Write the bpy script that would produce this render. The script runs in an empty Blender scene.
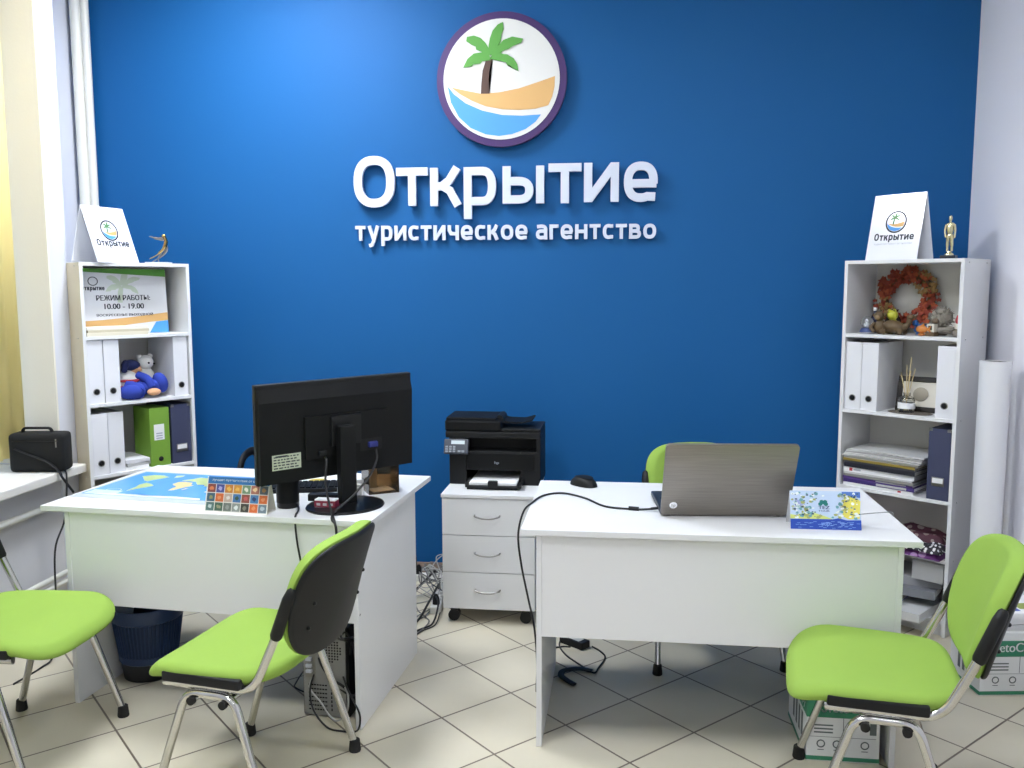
import bpy, bmesh, math, random
from math import sin, cos, pi, radians as R, sqrt
from mathutils import Vector, Matrix, noise
random.seed(7)
S = bpy.context.scene
COL = S.collection

# ---------------------------------------------------------------- helpers
def lin(h):
    h = h.lstrip('#')
    v = [int(h[i:i+2], 16)/255 for i in (0, 2, 4)]
    return tuple(((c/12.92) if c <= .04045 else ((c+.055)/1.055)**2.4) for c in v) + (1,)

MATS = {}
def mat(name, col, rough=.5, metal=0., spec=.5, bump=0., bscale=200., var=0., vscale=20., emit=None, estr=0., coat=0.):
    if name in MATS: return MATS[name]
    m = bpy.data.materials.new(name); m.use_nodes = True
    nt = m.node_tree; b = nt.nodes['Principled BSDF']
    c = lin(col) if isinstance(col, str) else col
    b.inputs['Base Color'].default_value = c
    b.inputs['Roughness'].default_value = rough
    b.inputs['Metallic'].default_value = metal
    b.inputs['Specular IOR Level'].default_value = spec
    b.inputs['Coat Weight'].default_value = coat
    tc = nt.nodes.new('ShaderNodeTexCoord')
    if var:
        n = nt.nodes.new('ShaderNodeTexNoise'); n.inputs['Scale'].default_value = vscale; n.inputs['Detail'].default_value = 4
        mx = nt.nodes.new('ShaderNodeMix'); mx.data_type = 'RGBA'
        mx.inputs[6].default_value = tuple(x*(1-var) for x in c[:3])+(1,)
        mx.inputs[7].default_value = tuple(min(1, x*(1+var)) for x in c[:3])+(1,)
        nt.links.new(tc.outputs['Object'], n.inputs['Vector'])
        nt.links.new(n.outputs['Fac'], mx.inputs[0]); nt.links.new(mx.outputs[2], b.inputs['Base Color'])
    if bump:
        n2 = nt.nodes.new('ShaderNodeTexNoise'); n2.inputs['Scale'].default_value = bscale; n2.inputs['Detail'].default_value = 3
        bp = nt.nodes.new('ShaderNodeBump'); bp.inputs['Strength'].default_value = bump; bp.inputs['Distance'].default_value = .002
        nt.links.new(tc.outputs['Object'], n2.inputs['Vector'])
        nt.links.new(n2.outputs['Fac'], bp.inputs['Height']); nt.links.new(bp.outputs['Normal'], b.inputs['Normal'])
    if emit:
        b.inputs['Emission Color'].default_value = lin(emit); b.inputs['Emission Strength'].default_value = estr
    MATS[name] = m
    return m

def tag(o, label=None, cat=None, group=None, kind=None):
    if label: o['label'] = label
    if cat: o['category'] = cat
    if group: o['group'] = group
    if kind: o['kind'] = kind
    return o

def thing(name, label, cat, loc=(0, 0, 0), rz=0., group=None):
    o = bpy.data.objects.new(name, None); COL.objects.link(o)
    o.empty_display_size = .05
    o.location = loc; o.rotation_euler = (0, 0, rz)
    return tag(o, label, cat, group)

def obj(name, bm, mats, parent=None, smooth=False, label=None, kind=None, loc=None, rz=None):
    me = bpy.data.meshes.new(name)
    bmesh.ops.recalc_face_normals(bm, faces=bm.faces[:])
    bm.to_mesh(me); bm.free()
    for m in (mats if isinstance(mats, (list, tuple)) else [mats]): me.materials.append(m)
    if smooth:
        try: me.shade_smooth()
        except Exception: pass
        try: me.set_sharp_from_angle(angle=R(40))
        except Exception: pass
    o = bpy.data.objects.new(name, me); COL.objects.link(o)
    if parent is not None: o.parent = parent
    if loc is not None: o.location = loc
    if rz is not None: o.rotation_euler = (0, 0, rz)
    if label: o['label'] = label
    if kind: o['kind'] = kind
    return o

def copy_tree(o, parent=None):
    c = o.copy(); COL.objects.link(c)
    if parent is not None: c.parent = parent
    for ch in [x for x in S.objects if x.parent is o]:
        copy_tree(ch, c)
    return c

def B(): return bmesh.new()

def box(bm, x0, x1, y0, y1, z0, z1, bev=0., seg=2, M=None, mi=0):
    t = bmesh.new()
    bmesh.ops.create_cube(t, size=1)
    for v in t.verts:
        v.co = Vector(((x0+x1)/2+v.co.x*(x1-x0), (y0+y1)/2+v.co.y*(y1-y0), (z0+z1)/2+v.co.z*(z1-z0)))
    if bev: bmesh.ops.bevel(t, geom=t.edges[:], offset=bev, segments=seg, affect='EDGES', profile=.6)
    return merge(bm, t, M, mi)

def merge(bm, t, M=None, mi=0):
    vs = {}
    for v in t.verts:
        vs[v.index if False else v] = bm.verts.new(M @ v.co if M else v.co)
    for f in t.faces:
        try:
            nf = bm.faces.new([vs[v] for v in f.verts]); nf.material_index = f.material_index or mi; nf.smooth = f.smooth
        except ValueError: pass
    t.free()
    return bm

def tube(bm, pts, r, seg=10, mi=0, sq=(1, 1)):
    pts = [Vector(p) for p in pts]
    n = len(pts); rings = []
    T0 = (pts[1]-pts[0]).normalized()
    up = Vector((0, 0, 1)) if abs(T0.z) < .9 else Vector((1, 0, 0))
    N = (up - T0*up.dot(T0)).normalized()
    for i, p in enumerate(pts):
        if i == 0: T = (pts[1]-p).normalized()
        elif i == n-1: T = (p-pts[i-1]).normalized()
        else:
            T = ((pts[i+1]-p).normalized()+(p-pts[i-1]).normalized())
            T = T.normalized() if T.length > 1e-6 else (pts[i+1]-p).normalized()
        N = (N - T*N.dot(T)); N = N.normalized() if N.length > 1e-6 else T.orthogonal().normalized()
        Bn = T.cross(N)
        rr = r[i] if isinstance(r, (list, tuple)) else r
        rings.append([bm.verts.new(p + N*cos(2*pi*k/seg)*rr*sq[0] + Bn*sin(2*pi*k/seg)*rr*sq[1]) for k in range(seg)])
    for a, b in zip(rings, rings[1:]):
        for k in range(seg):
            f = bm.faces.new((a[k], a[(k+1) % seg], b[(k+1) % seg], b[k])); f.material_index = mi; f.smooth = True
    f = bm.faces.new(rings[0][::-1]); f.material_index = mi
    f = bm.faces.new(rings[-1]); f.material_index = mi
    return bm

def fillet(pts, rad, n=5):
    pts = [Vector(p) for p in pts]; out = [pts[0]]
    for a, p, b in zip(pts, pts[1:], pts[2:]):
        d1 = (a-p); d2 = (b-p)
        r = min(rad, d1.length*.49, d2.length*.49)
        q1 = p+d1.normalized()*r; q2 = p+d2.normalized()*r
        for i in range(n+1):
            t = i/n
            out.append(q1*(1-t)**2 + p*2*t*(1-t) + q2*t*t)
    out.append(pts[-1]); return out

def spline(pts, n=8):
    P = [Vector(p) for p in pts]; P = [P[0]*2-P[1]]+P+[P[-1]*2-P[-2]]
    out = []
    for i in range(1, len(P)-2):
        a, b, c, d = P[i-1:i+3]
        for k in range(n):
            t = k/n
            out.append(.5*((2*b)+(c-a)*t+(2*a-5*b+4*c-d)*t*t+(3*b-a-3*c+d)*t**3))
    out.append(P[-2]); return out

def lathe(bm, prof, seg=24, c=(0, 0, 0), mi=0, M=None):
    t = bmesh.new(); rings = []
    for r, z in prof:
        if r < 1e-6: rings.append([t.verts.new((0, 0, z))])
        else: rings.append([t.verts.new((r*cos(2*pi*k/seg), r*sin(2*pi*k/seg), z)) for k in range(seg)])
    for a, b in zip(rings, rings[1:]):
        for k in range(seg):
            va, vb = a[k % len(a)], a[(k+1) % len(a)]; vc, vd = b[(k+1) % len(b)], b[k % len(b)]
            vs = []
            for v in (va, vb, vc, vd):
                if v not in vs: vs.append(v)
            if len(vs) > 2:
                f = t.faces.new(vs); f.smooth = True
    if len(rings[0]) > 2 and len(rings[-1]) > 2:
        a, b = rings[-1], rings[0]
        for k in range(seg):
            f = t.faces.new((a[k], a[(k+1) % seg], b[(k+1) % seg], b[k])); f.smooth = True
    else:
        for e in (rings[0], rings[-1]):
            if len(e) > 2: t.faces.new(e)
    MM = Matrix.Translation(c) @ (M or Matrix.Identity(4))
    return merge(bm, t, MM, mi)

def ell(bm, c, r, mi=0, M=None, seg=16, rings=10):
    t = bmesh.new()
    bmesh.ops.create_uvsphere(t, u_segments=seg, v_segments=rings, radius=1)
    for f in t.faces: f.smooth = True
    rr = r if isinstance(r, (tuple, list)) else (r, r, r)
    MM = Matrix.Translation(c) @ (M or Matrix.Identity(4)) @ Matrix.Diagonal((rr[0], rr[1], rr[2], 1))
    return merge(bm, t, MM, mi)

def prism(bm, poly, d0, d1, M=None, mi=0):
    """poly in x,z plane extruded along y from d0 to d1"""
    t = bmesh.new()
    a = [t.verts.new((x, d0, z)) for x, z in poly]
    b = [t.verts.new((x, d1, z)) for x, z in poly]
    n = len(poly)
    t.faces.new(a); t.faces.new(b[::-1])
    for i in range(n): t.faces.new((a[i], b[i], b[(i+1) % n], a[(i+1) % n]))
    bmesh.ops.triangulate(t, faces=[f for f in t.faces if len(f.verts) > 4], ngon_method='EAR_CLIP')
    return merge(bm, t, M, mi)

def cyl(bm, c, r, h, axis='z', seg=20, mi=0, r2=None):
    A = {'z': Matrix.Identity(4), 'x': Matrix.Rotation(pi/2, 4, 'Y'), 'y': Matrix.Rotation(-pi/2, 4, 'X')}[axis]
    r2 = r if r2 is None else r2
    return lathe(bm, [(0, -h/2), (r, -h/2), (r2, h/2), (0, h/2)], seg, c, mi, A)

def glyph(body, off=0.):
    c = bpy.data.curves.new('txt', 'FONT'); c.body = body; c.offset = off; c.resolution_u = 5
    o = bpy.data.objects.new('txt', c); COL.objects.link(o)
    bpy.context.view_layer.update()
    dg = bpy.context.evaluated_depsgraph_get()
    me = bpy.data.meshes.new_from_object(o.evaluated_get(dg))
    bpy.data.objects.remove(o); bpy.data.curves.remove(c)
    t = bmesh.new(); t.from_mesh(me); bpy.data.meshes.remove(me)
    for f in t.faces: f.smooth = False; f.material_index = 0
    bmesh.ops.remove_doubles(t, verts=t.verts[:], dist=1e-5)
    xs = [v.co.x for v in t.verts]; ys = [v.co.y for v in t.verts]
    return t, (min(xs), max(xs), min(ys), max(ys))

def text(bm, body, x0, x1, z0, z1, y=0., depth=0., off=.012, mi=0, M=None, bev=0.):
    """lettering in the x,z plane facing -y, stretched into the given rectangle"""
    hgt = z1-z0
    for o in ((0,) if off < .005 else (-off*hgt*2, 0, off*hgt*2)):
        t, (a, b, c, d) = glyph(body, 0)
        for v in t.verts:
            v.co = Vector((x0+(v.co.x-a)/(b-a)*(x1-x0)+o, y, z0+(v.co.y-c)/(d-c)*(z1-z0)))
        if depth:
            r = bmesh.ops.extrude_face_region(t, geom=t.faces[:])
            for e in r['geom']:
                if isinstance(e, bmesh.types.BMVert): e.co.y -= depth
        merge(bm, t, M, mi)
    return bm

# ---- a rounded sans letterform drawn with strokes (for the agency name)
def arc(cx, cz, rx, rz, a0, a1, n=14, p=2.4):
    out = []
    for k in range(n+1):
        a = R(a0+(a1-a0)*k/n); c, q = cos(a), sin(a)
        out.append((cx+rx*abs(c)**(2/p)*(1 if c >= 0 else -1), cz+rz*abs(q)**(2/p)*(1 if q >= 0 else -1)))
    return out
def strokes(ch, w, h, t):
    e = t/2; L, Q = e, w-e
    def bowl(z0, z1, x0=e): return [(x0, z1)]+arc((x0+Q)/2+.08*w, (z0+z1)/2, Q-(x0+Q)/2-.08*w, (z1-z0)/2, 90, -90)+[(x0, z0)]
    if ch in 'Оо': return [arc(w/2, h/2, w/2-e, h/2-e, 0, 360, 40)]
    if ch == 'т': return [[(0, h-e), (w, h-e)], [(w/2, 0), (w/2, h)]]
    if ch == 'к': return [[(L, 0), (L, h)], [(L, h*.5), (w*.38, h*.52), (w*.6, h*.66), (Q-.02*w, h)], [(w*.38, h*.52), (w*.62, h*.40), (Q, 0)]]
    if ch == 'р': return [[(L, -h*.36), (L, h)], bowl(e, h-e)]
    if ch == 'ы': ww = w*.74; return [[(L, 0), (L, h)], [(L, h*.60)]+arc(ww*.52, h*.30+e*.5, ww*.48-e, h*.30-e*.5, 90, -90)+[(L, e)], [(Q, 0), (Q, h)]]
    if ch == 'и': return [[(L, 0), (L, h)], [(Q, 0), (Q, h)], [(L+e*.2, e*.6), (Q-e*.2, h-e*.6)]]
    if ch == 'н': return [[(L, 0), (L, h)], [(Q, 0), (Q, h)], [(L, h*.52), (Q, h*.52)]]
    if ch == 'е': return [[(L, h*.46), (w-e*.3, h*.46)], arc(w/2, h/2, w/2-e, h/2-e, -4, 296, 34)+[(w*.93, e*1.2)]]
    if ch == 'с': return [[(w*.96, h-e*1.2)]+arc(w/2+.04*w, h/2, w/2-e+.04*w, h/2-e, 66, 294, 28)+[(w*.96, e*1.2)]]
    if ch == 'у': return [[(L*.9, h), (w*.52, h*.04)], [(Q+e*.1, h), (w*.52, h*.0), (w*.36, -h*.28), (w*.1, -h*.33)]]
    if ch == 'ч': return [[(Q, 0), (Q, h)], [(L, h), (L, h*.66), (w*.3, h*.44), (Q, h*.42)]]
    if ch == 'а': return [[(w*.1, h-e*1.2)]+arc(w*.48, h*.66, Q-w*.48, h*.34-e, 110, 0, 14)+[(Q, 0)], [(Q, h*.56), (w*.5, h*.56)]+arc(w*.46, h*.28+e*.5, w*.46-e, h*.28-e*.5, 90, 270, 14)+[(Q, e*1.3)]]
    if ch == 'г': return [[(L, 0), (L, h)], [(0, h-e), (w, h-e)]]
    if ch == 'в': return [[(L, 0), (L, h)], [(L, h-e)]+arc(w*.50, h*.74-e*.3, w*.40-e, h*.26-e*.7, 90, -90)+[(L, h*.50)], [(L, h*.52)]+arc(w*.54, h*.26+e*.5, w*.46-e, h*.26-e*.5, 90, -90)+[(L, e)]]
    return []
WID = dict(О=.98, о=.92, т=.80, к=.84, р=.86, ы=1.12, и=.92, н=.90, е=.90, с=.78, у=.88, ч=.84, а=.84, г=.66, в=.86)
def ribbon(bm, pts, t, y0, y1, M=None, mi=0):
    P = [Vector((x, z)) for x, z in pts]
    P = [p for i, p in enumerate(P) if i == 0 or (p-P[i-1]).length > 1e-7]
    closed = (P[0]-P[-1]).length < 1e-6
    if closed: P = P[:-1]
    n = len(P); lo, hi = [], []
    for i in range(n):
        a = P[i-1] if (i or closed) else None; b = P[(i+1) % n] if (i < n-1 or closed) else None
        d1 = (P[i]-a).normalized() if a is not None else None; d2 = (b-P[i]).normalized() if b is not None else None
        d = (d1+d2) if (d1 is not None and d2 is not None) else (d1 if d1 is not None else d2)
        d = d.normalized() if d.length > 1e-6 else d1
        nn = Vector((-d.y, d.x)); k = 1.
        if d1 is not None and d2 is not None: k = 1/max(.6, nn.dot(Vector((-d1.y, d1.x))))
        lo.append(P[i]-nn*t/2*k); hi.append(P[i]+nn*t/2*k)
    def V(p, y): return bm.verts.new((M @ Vector((p.x, y, p.y))) if M else (p.x, y, p.y))
    A = [(V(l, y0), V(h_, y0), V(l, y1), V(h_, y1)) for l, h_ in zip(lo, hi)]
    for i in range(n if closed else n-1):
        p, q = A[i], A[(i+1) % n]
        for f in ((p[0], q[0], q[1], p[1]), (p[2], p[3], q[3], q[2]), (p[0], p[2], q[2], q[0]), (p[1], q[1], q[3], p[3])):
            bm.faces.new(f).material_index = mi
    if not closed:
        for p in (A[0], A[-1]): bm.faces.new((p[0], p[1], p[3], p[2])).material_index = mi
def letter(bm, ch, x0, x1, z0, h, t, y0, y1, M=None, squash=1.):
    for i, st in enumerate(strokes(ch, (x1-x0), h, t)):
        ribbon(bm, [(x0+x, z0+z) for x, z in st], t, y0-.00012*i*(1 if y0 < 0 else 1), y1, M)
def word(bm, txt, x0, x1, z0, h, t, y0, y1, M=None, cap=1.33, gap=.16):
    tot = sum((WID[c] if c != ' ' else .3) for c in txt)+gap*(len(txt)-1); k = (x1-x0)/tot; x = x0; out = []
    for c in txt:
        w_ = (WID[c] if c != ' ' else .3)*k
        out.append((c, x, x+w_))
        if c != ' ' and bm is not None: letter(bm, c, x, x+w_, z0, h*(cap if c == 'О' else 1), t, y0, y1, M)
        x += w_+gap*k
    return out

def text_flat(bm, body, x0, x1, y0, y1, z, mi=0, off=.012):
    t, (a, b, c, d) = glyph(body, off)
    for v in t.verts:
        v.co = Vector((x0+(v.co.x-a)/(b-a)*(x1-x0), y0+(v.co.y-c)/(d-c)*(y1-y0), z))
    return merge(bm, t, None, mi)

def superell(a, b, n, N=48):
    out = []
    for k in range(N):
        t = 2*pi*k/N; c, s = cos(t), sin(t)
        out.append((a*abs(c)**(2/n)*(1 if c >= 0 else -1), b*abs(s)**(2/n)*(1 if s >= 0 else -1)))
    return out

def pad(bm, outline, fn, tf, tb, soft=.12, mi=0):
    """closed cushion: outline (u,v), fn(u,v,off)->xyz; off +tf on the front, -tb on the back"""
    N = len(outline)
    cu = sum(p[0] for p in outline)/N; cv = sum(p[1] for p in outline)/N
    prof = []
    for k in range(7):
        a = pi/2*k/6
        prof.append((1-soft+soft*cos(a), sin(a)))
    for s in (.7, .45, .2): prof.append((s, 1.0+.12*(1-s)))
    rings = []
    for s, h in reversed(prof[1:]): rings.append((s, h*tf))
    rings.append((1, 0))
    for s, h in prof[1:]: rings.append((s, -h*tb))
    vr = [[bm.verts.new(fn(cu+(u-cu)*s, cv+(v-cv)*s, o)) for u, v in outline] for s, o in rings]
    for a, b in zip(vr, vr[1:]):
        for k in range(N):
            f = bm.faces.new((a[k], a[(k+1) % N], b[(k+1) % N], b[k])); f.smooth = True; f.material_index = mi
    for ring, (s, o) in ((vr[0], rings[0]), (vr[-1], rings[-1])):
        c = bm.verts.new(fn(cu, cv, o))
        for k in range(N):
            f = bm.faces.new((ring[k], ring[(k+1) % N], c)); f.smooth = True; f.material_index = mi
    return bm

# ---------------------------------------------------------------- materials
WHITE = mat('white_laminate', '#dedede', .38, bump=.05, bscale=900)
WEDGE = mat('white_edge', '#e9e9ea', .4)
BLUE = mat('blue_wall_paint', (.0045, .091, .272, 1), .62, spec=.25, bump=.12, bscale=260, var=.02, vscale=3)
WALLW = mat('white_wall_paint', '#ecebf2', .7, bump=.1, bscale=220)
WALLG = mat('grey_white_plaster', '#d2d1d3', .75, bump=.3, bscale=60, var=.05, vscale=6)
CREAM = mat('cream_reveal_paint', '#e6e0d2', .7, bump=.2, bscale=120)
CEIL = mat('ceiling_paint', '#eeeeee', .8)
SILLM = mat('sill_paint', '#e6e2da', .4, var=.03, vscale=8)
PIPEM = mat('pipe_enamel', '#d9d7cd', .35)
GREEN = mat('lime_fabric', (.26, .41, .062, 1), .85, bump=.25, bscale=1400, var=.04, vscale=9)
BLK = mat('black_plastic', '#131415', .5, spec=.3, bump=.1, bscale=700)
BLKM = mat('matt_black_plastic', '#0e0f10', .55, spec=.2, bump=.15, bscale=500)
BLKG = mat('gloss_black_plastic', '#0d0e10', .32, spec=.35)
RUB = mat('black_rubber', '#1a1816', .8)
CHROME = mat('chrome_tube', '#c9c8c4', .16, metal=1)
STEEL = mat('brushed_steel', '#8d8b88', .35, metal=1)
LAP = mat('laptop_lid_metal', '#77736f', .36, metal=.75)
PAPER = mat('white_paper', '#e9e9e8', .8)
PAPG = mat('grey_paper', '#b9b9b8', .8)
WBIND = mat('white_binder_card', '#dfdfe2', .55)
NAVY = mat('navy_card', '#3a3f5a', .6, bump=.15, bscale=600)
LGREEN = mat('green_card', '#769f38', .55)
DARK = mat('dark_hole', '#0a0a0b', .8)
GOLD = mat('gold_metal', '#b79a62', .25, metal=1)
SILV = mat('pale_gold_metal', '#d3cba4', .25, metal=1)
PURP = mat('purple_rim', '#371659', .45)
LETW = mat('white_letter_acrylic', '#ccd2e0', .35)
SIGNW = mat('sign_white', '#d6d5d1', .45)
PGREEN = mat('palm_green', '#529639', .5)
PBROWN = mat('palm_brown', '#4d3226', .5)
SAND = mat('sand_tan', '#d2a668', .5)
SEA = mat('sea_blue', '#4a96d8', .5)
INK = mat('dark_ink', '#2a2d38', .6)
INKG = mat('grey_ink', '#a9abb2', .6)
CORD = mat('black_cable', '#121213', .5)
CORDW = mat('grey_cable', '#a3a3a0', .5)
CORDG = mat('mid_grey_cable', '#6f6f70', .5)

def floor_mat():
    m = bpy.data.materials.new('beige_floor_tiles'); m.use_nodes = True
    nt = m.node_tree; N = nt.nodes; L = nt.links; b = N['Principled BSDF']
    tc = N.new('ShaderNodeTexCoord'); mp = N.new('ShaderNodeMapping'); mp.vector_type = 'TEXTURE'
    mp.inputs['Rotation'].default_value = (0, 0, R(45)); mp.inputs['Location'].default_value = (-.405, 3.215, 0)
    L.new(tc.outputs['Object'], mp.inputs['Vector'])
    br = N.new('ShaderNodeTexBrick'); br.offset = 0; br.squash = 1
    br.inputs['Scale'].default_value = 1; br.inputs['Brick Width'].default_value = .3186; br.inputs['Row Height'].default_value = .3186
    br.inputs['Mortar Size'].default_value = .0038; br.inputs['Mortar Smooth'].default_value = .1; br.inputs['Bias'].default_value = 0
    br.inputs['Color1'].default_value = lin('#d0c8b3'); br.inputs['Color2'].default_value = lin('#cac2ac'); br.inputs['Mortar'].default_value = lin('#6b5f51')
    L.new(mp.outputs[0], br.inputs['Vector'])
    ns = N.new('ShaderNodeTexNoise'); ns.inputs['Scale'].default_value = 4; ns.inputs['Detail'].default_value = 8
    L.new(tc.outputs['Object'], ns.inputs['Vector'])
    rp = N.new('ShaderNodeMapRange'); rp.inputs[3].default_value = .90; rp.inputs[4].default_value = 1.08
    L.new(ns.outputs['Fac'], rp.inputs[0])
    mx = N.new('ShaderNodeMix'); mx.data_type = 'RGBA'; mx.blend_type = 'MULTIPLY'; mx.inputs[0].default_value = 1
    L.new(br.outputs['Color'], mx.inputs[6]); L.new(rp.outputs[0], mx.inputs[7]); L.new(mx.outputs[2], b.inputs['Base Color'])
    b.inputs['Roughness'].default_value = .34
    bp = N.new('ShaderNodeBump'); bp.inputs['Strength'].default_value = .4; bp.inputs['Distance'].default_value = .002; bp.invert = True
    L.new(br.outputs['Fac'], bp.inputs['Height']); L.new(bp.outputs['Normal'], b.inputs['Normal'])
    return m

def glass_mat(name, col, rough=.03, ior=1.45):
    m = bpy.data.materials.new(name); m.use_nodes = True
    b = m.node_tree.nodes['Principled BSDF']
    b.inputs['Base Color'].default_value = lin(col); b.inputs['Transmission Weight'].default_value = 1
    b.inputs['Roughness'].default_value = rough; b.inputs['IOR'].default_value = ior
    return m

def blind_mat():
    m = bpy.data.materials.new('yellow_blind_fabric'); m.use_nodes = True
    nt = m.node_tree; b = nt.nodes['Principled BSDF']; out = nt.nodes['Material Output']
    b.inputs['Base Color'].default_value = lin('#f3e7ac'); b.inputs['Roughness'].default_value = .8
    tr = nt.nodes.new('ShaderNodeBsdfTranslucent'); tr.inputs['Color'].default_value = lin('#fbeeb4')
    mx = nt.nodes.new('ShaderNodeMixShader'); mx.inputs[0].default_value = .5
    nt.links.new(b.outputs[0], mx.inputs[1]); nt.links.new(tr.outputs[0], mx.inputs[2]); nt.links.new(mx.outputs[0], out.inputs[0])
    return m

# ---------------------------------------------------------------- the room
XR, YB, XL, ZC, YF = 1.67, 4.56, -2.55, 3.35, -2.6
XP = -2.92
def struct(name, bm, m, parent=None, smooth=False): return obj(name, bm, m, parent, smooth, kind='structure')

b = B(); box(b, -3.2, 2.0, YF-.2, YB+.2, -.1, 0); struct('floor', b, floor_mat())
b = B(); box(b, -3.2, 2.0, YF-.2, YB+.2, ZC, ZC+.1); struct('ceiling', b, CEIL)
b = B(); box(b, XP-.2, XR+.2, YB, YB+.15, 0, ZC); struct('wall_back', b, BLUE)
b = B(); box(b, XR, XR+.15, YF, YB, 0, ZC); struct('wall_right', b, WALLW)
b = B(); box(b, -3.2, XR, YF-.15, YF, 0, ZC); struct('wall_front', b, WALLW)
# left wall: a pier between the window niche and the pipe corner, the wall below the sill, the lintel
WY0, WY1, WZ0, WZ1 = 1.2, 3.70, .70, 3.0
b = B()
box(b, -3.1, XL, WY1, 3.83, 0, ZC)
box(b, -3.1, XP, 3.83, YB, 0, ZC)
box(b, -3.1, XL, YF, WY0, 0, ZC)
box(b, -3.1, XL, WY0, WY1, WZ1, ZC)
struct('wall_left', b, mat('left_wall_paint', '#d3d5de', .7, bump=.1, bscale=220))
b = B(); box(b, -3.1, XL-.005, WY0, WY1, 0, WZ0); struct('wall_left_lower', b, WALLG)
b = B(); box(b, -3.0, XL+.004, WY1-.012, WY1, WZ0+.05, WZ1); box(b, -3.0, XL, WY0, WY0+.012, WZ0+.05, WZ1); struct('trim_1', b, CREAM)
b = B(); box(b, -3.0, XL+.085, WY0-.05, 3.765, .702, .742, .006); struct('trim_2', b, SILLM)
# window behind the blinds
w = thing('window_1', None, None, (-2.97, 0, 0)); w['kind'] = 'structure'
b = B()
for (y0, y1, z0, z1) in ((WY0, WY1, .74, .80), (WY0, WY1, WZ1-.06, WZ1), (WY0, WY0+.06, .8, WZ1-.06), (WY1-.07, WY1-.012, .8, WZ1-.06), (2.40, 2.47, .8, WZ1-.06)):
    box(b, -.03, .03, y0, y1, z0, z1, .004)
obj('window_frame', b, mat('window_plastic', '#f0f0ee', .35), w)
b = B(); box(b, -.004, .004, WY0+.05, WY1-.05, .79, WZ1-.05)
gm = bpy.data.materials.new('window_glass'); gm.use_nodes = True
gt = gm.node_tree; tr = gt.nodes.new('ShaderNodeBsdfTransparent'); gl = gt.nodes.new('ShaderNodeBsdfGlossy'); gl.inputs['Roughness'].default_value = .02
mx = gt.nodes.new('ShaderNodeMixShader'); mx.inputs[0].default_value = .08
gt.links.new(tr.outputs[0], mx.inputs[1]); gt.links.new(gl.outputs[0], mx.inputs[2]); gt.links.new(mx.outputs[0], gt.nodes['Material Output'].inputs[0])
obj('window_pane', b, gm, w)
# vertical blinds
vb = thing('vertical_blind', 'yellow fabric vertical blind hanging over the window at left', 'blind', (-2.705, 0, 0))
b = B(); box(b, -.02, .02, 1.25, 3.67, 2.93, 2.97, .004); obj('head_rail', b, WEDGE, vb)
BLM = blind_mat()
y = 3.615; k = 0
while y > 1.35:
    b = B()
    a = R(62)
    prev = None
    for j in range(7):
        u = -.0445+.089*j/6; bow = .006*(1-(u/.0445)**2)
        px, py = u*cos(a)-bow*sin(a), u*sin(a)+bow*cos(a)
        v0 = b.verts.new((px, y+py, .80)); v1 = b.verts.new((px, y+py, 2.93))
        if prev: b.faces.new((prev[0], v0, v1, prev[1]))
        prev = (v0, v1)
    o = obj('slat', b, BLM, vb, True)
    sm = o.modifiers.new('thick', 'SOLIDIFY'); sm.thickness = .0008
    y -= .078; k += 1
# skirting
SK = mat('brown_skirting_tile', '#8d7a6d', .5, var=.06, vscale=30)
b = B(); box(b, XP, XR, YB-.012, YB, 0, .068, .002); struct('baseboard_back', b, SK)
b = B(); box(b, XR-.012, XR, YF, YB-.012, 0, .068, .002); struct('baseboard_right', b, SK)
# heating pipes: two risers in the corner, two runs along the wall below the sill
for i, (x, y) in enumerate(((-2.868, 4.50), (-2.825, 4.515))):
    b = B(); tube(b, [(x, y, .0), (x, y, ZC)], .028 if i == 0 else .022, 16)
    o = tag(obj('heating_riser', b, PIPEM, None, True), ('thicker' if i == 0 else 'thinner')+' white vertical heating pipe in the corner, '+('on the side of the window' if i == 0 else 'against the blue wall'), 'pipe', 'heating risers')
for i, z in enumerate((.585, .255, .215)):
    b = B(); tube(b, [(XL+.03, -.5, z), (XL+.03, 3.79, z)], .013 if i else .015, 12)
    tag(obj('heating_pipe', b, PIPEM, None, True), ['white heating pipe along the wall just below the window sill', 'upper of two thin white pipes low on the left wall', 'lower of two thin white pipes low on the left wall'][i], 'pipe', 'heating pipes under the window')

# ceiling lamps
LAMPS = [(-1.66, 3.6, 'near the blue wall', 74), (-1.2, 1.7, 'over the middle of the room', 50), (.5, 2.3, 'added as fill light on the right side above the desks', 30), (-1.2, -.5, 'right behind the camera', 22), (.7, -.9, 'on the right side behind the camera', 12)]  # the right lamp above the desks is added to brighten that side
for x, y, wh, es in LAMPS:
    t = thing('ceiling_lamp', 'square white panel lamp on the ceiling '+wh, 'lamp', (x, y, ZC), 0, 'ceiling panel lamps')
    b = B()
    for (x0, x1, y0, y1) in ((-.3, .3, -.3, -.28), (-.3, .3, .28, .3), (-.3, -.28, -.28, .28), (.28, .3, -.28, .28)): box(b, x0, x1, y0, y1, -.04, 0)
    obj('frame', b, WEDGE, t)
    b = B(); box(b, -.279, .279, -.279, .279, -.034, -.02); obj('diffuser', b, mat('lamp_diffuser_%d' % es, '#ffffff', .5, emit='#f0f6ff', estr=es), t)

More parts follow.
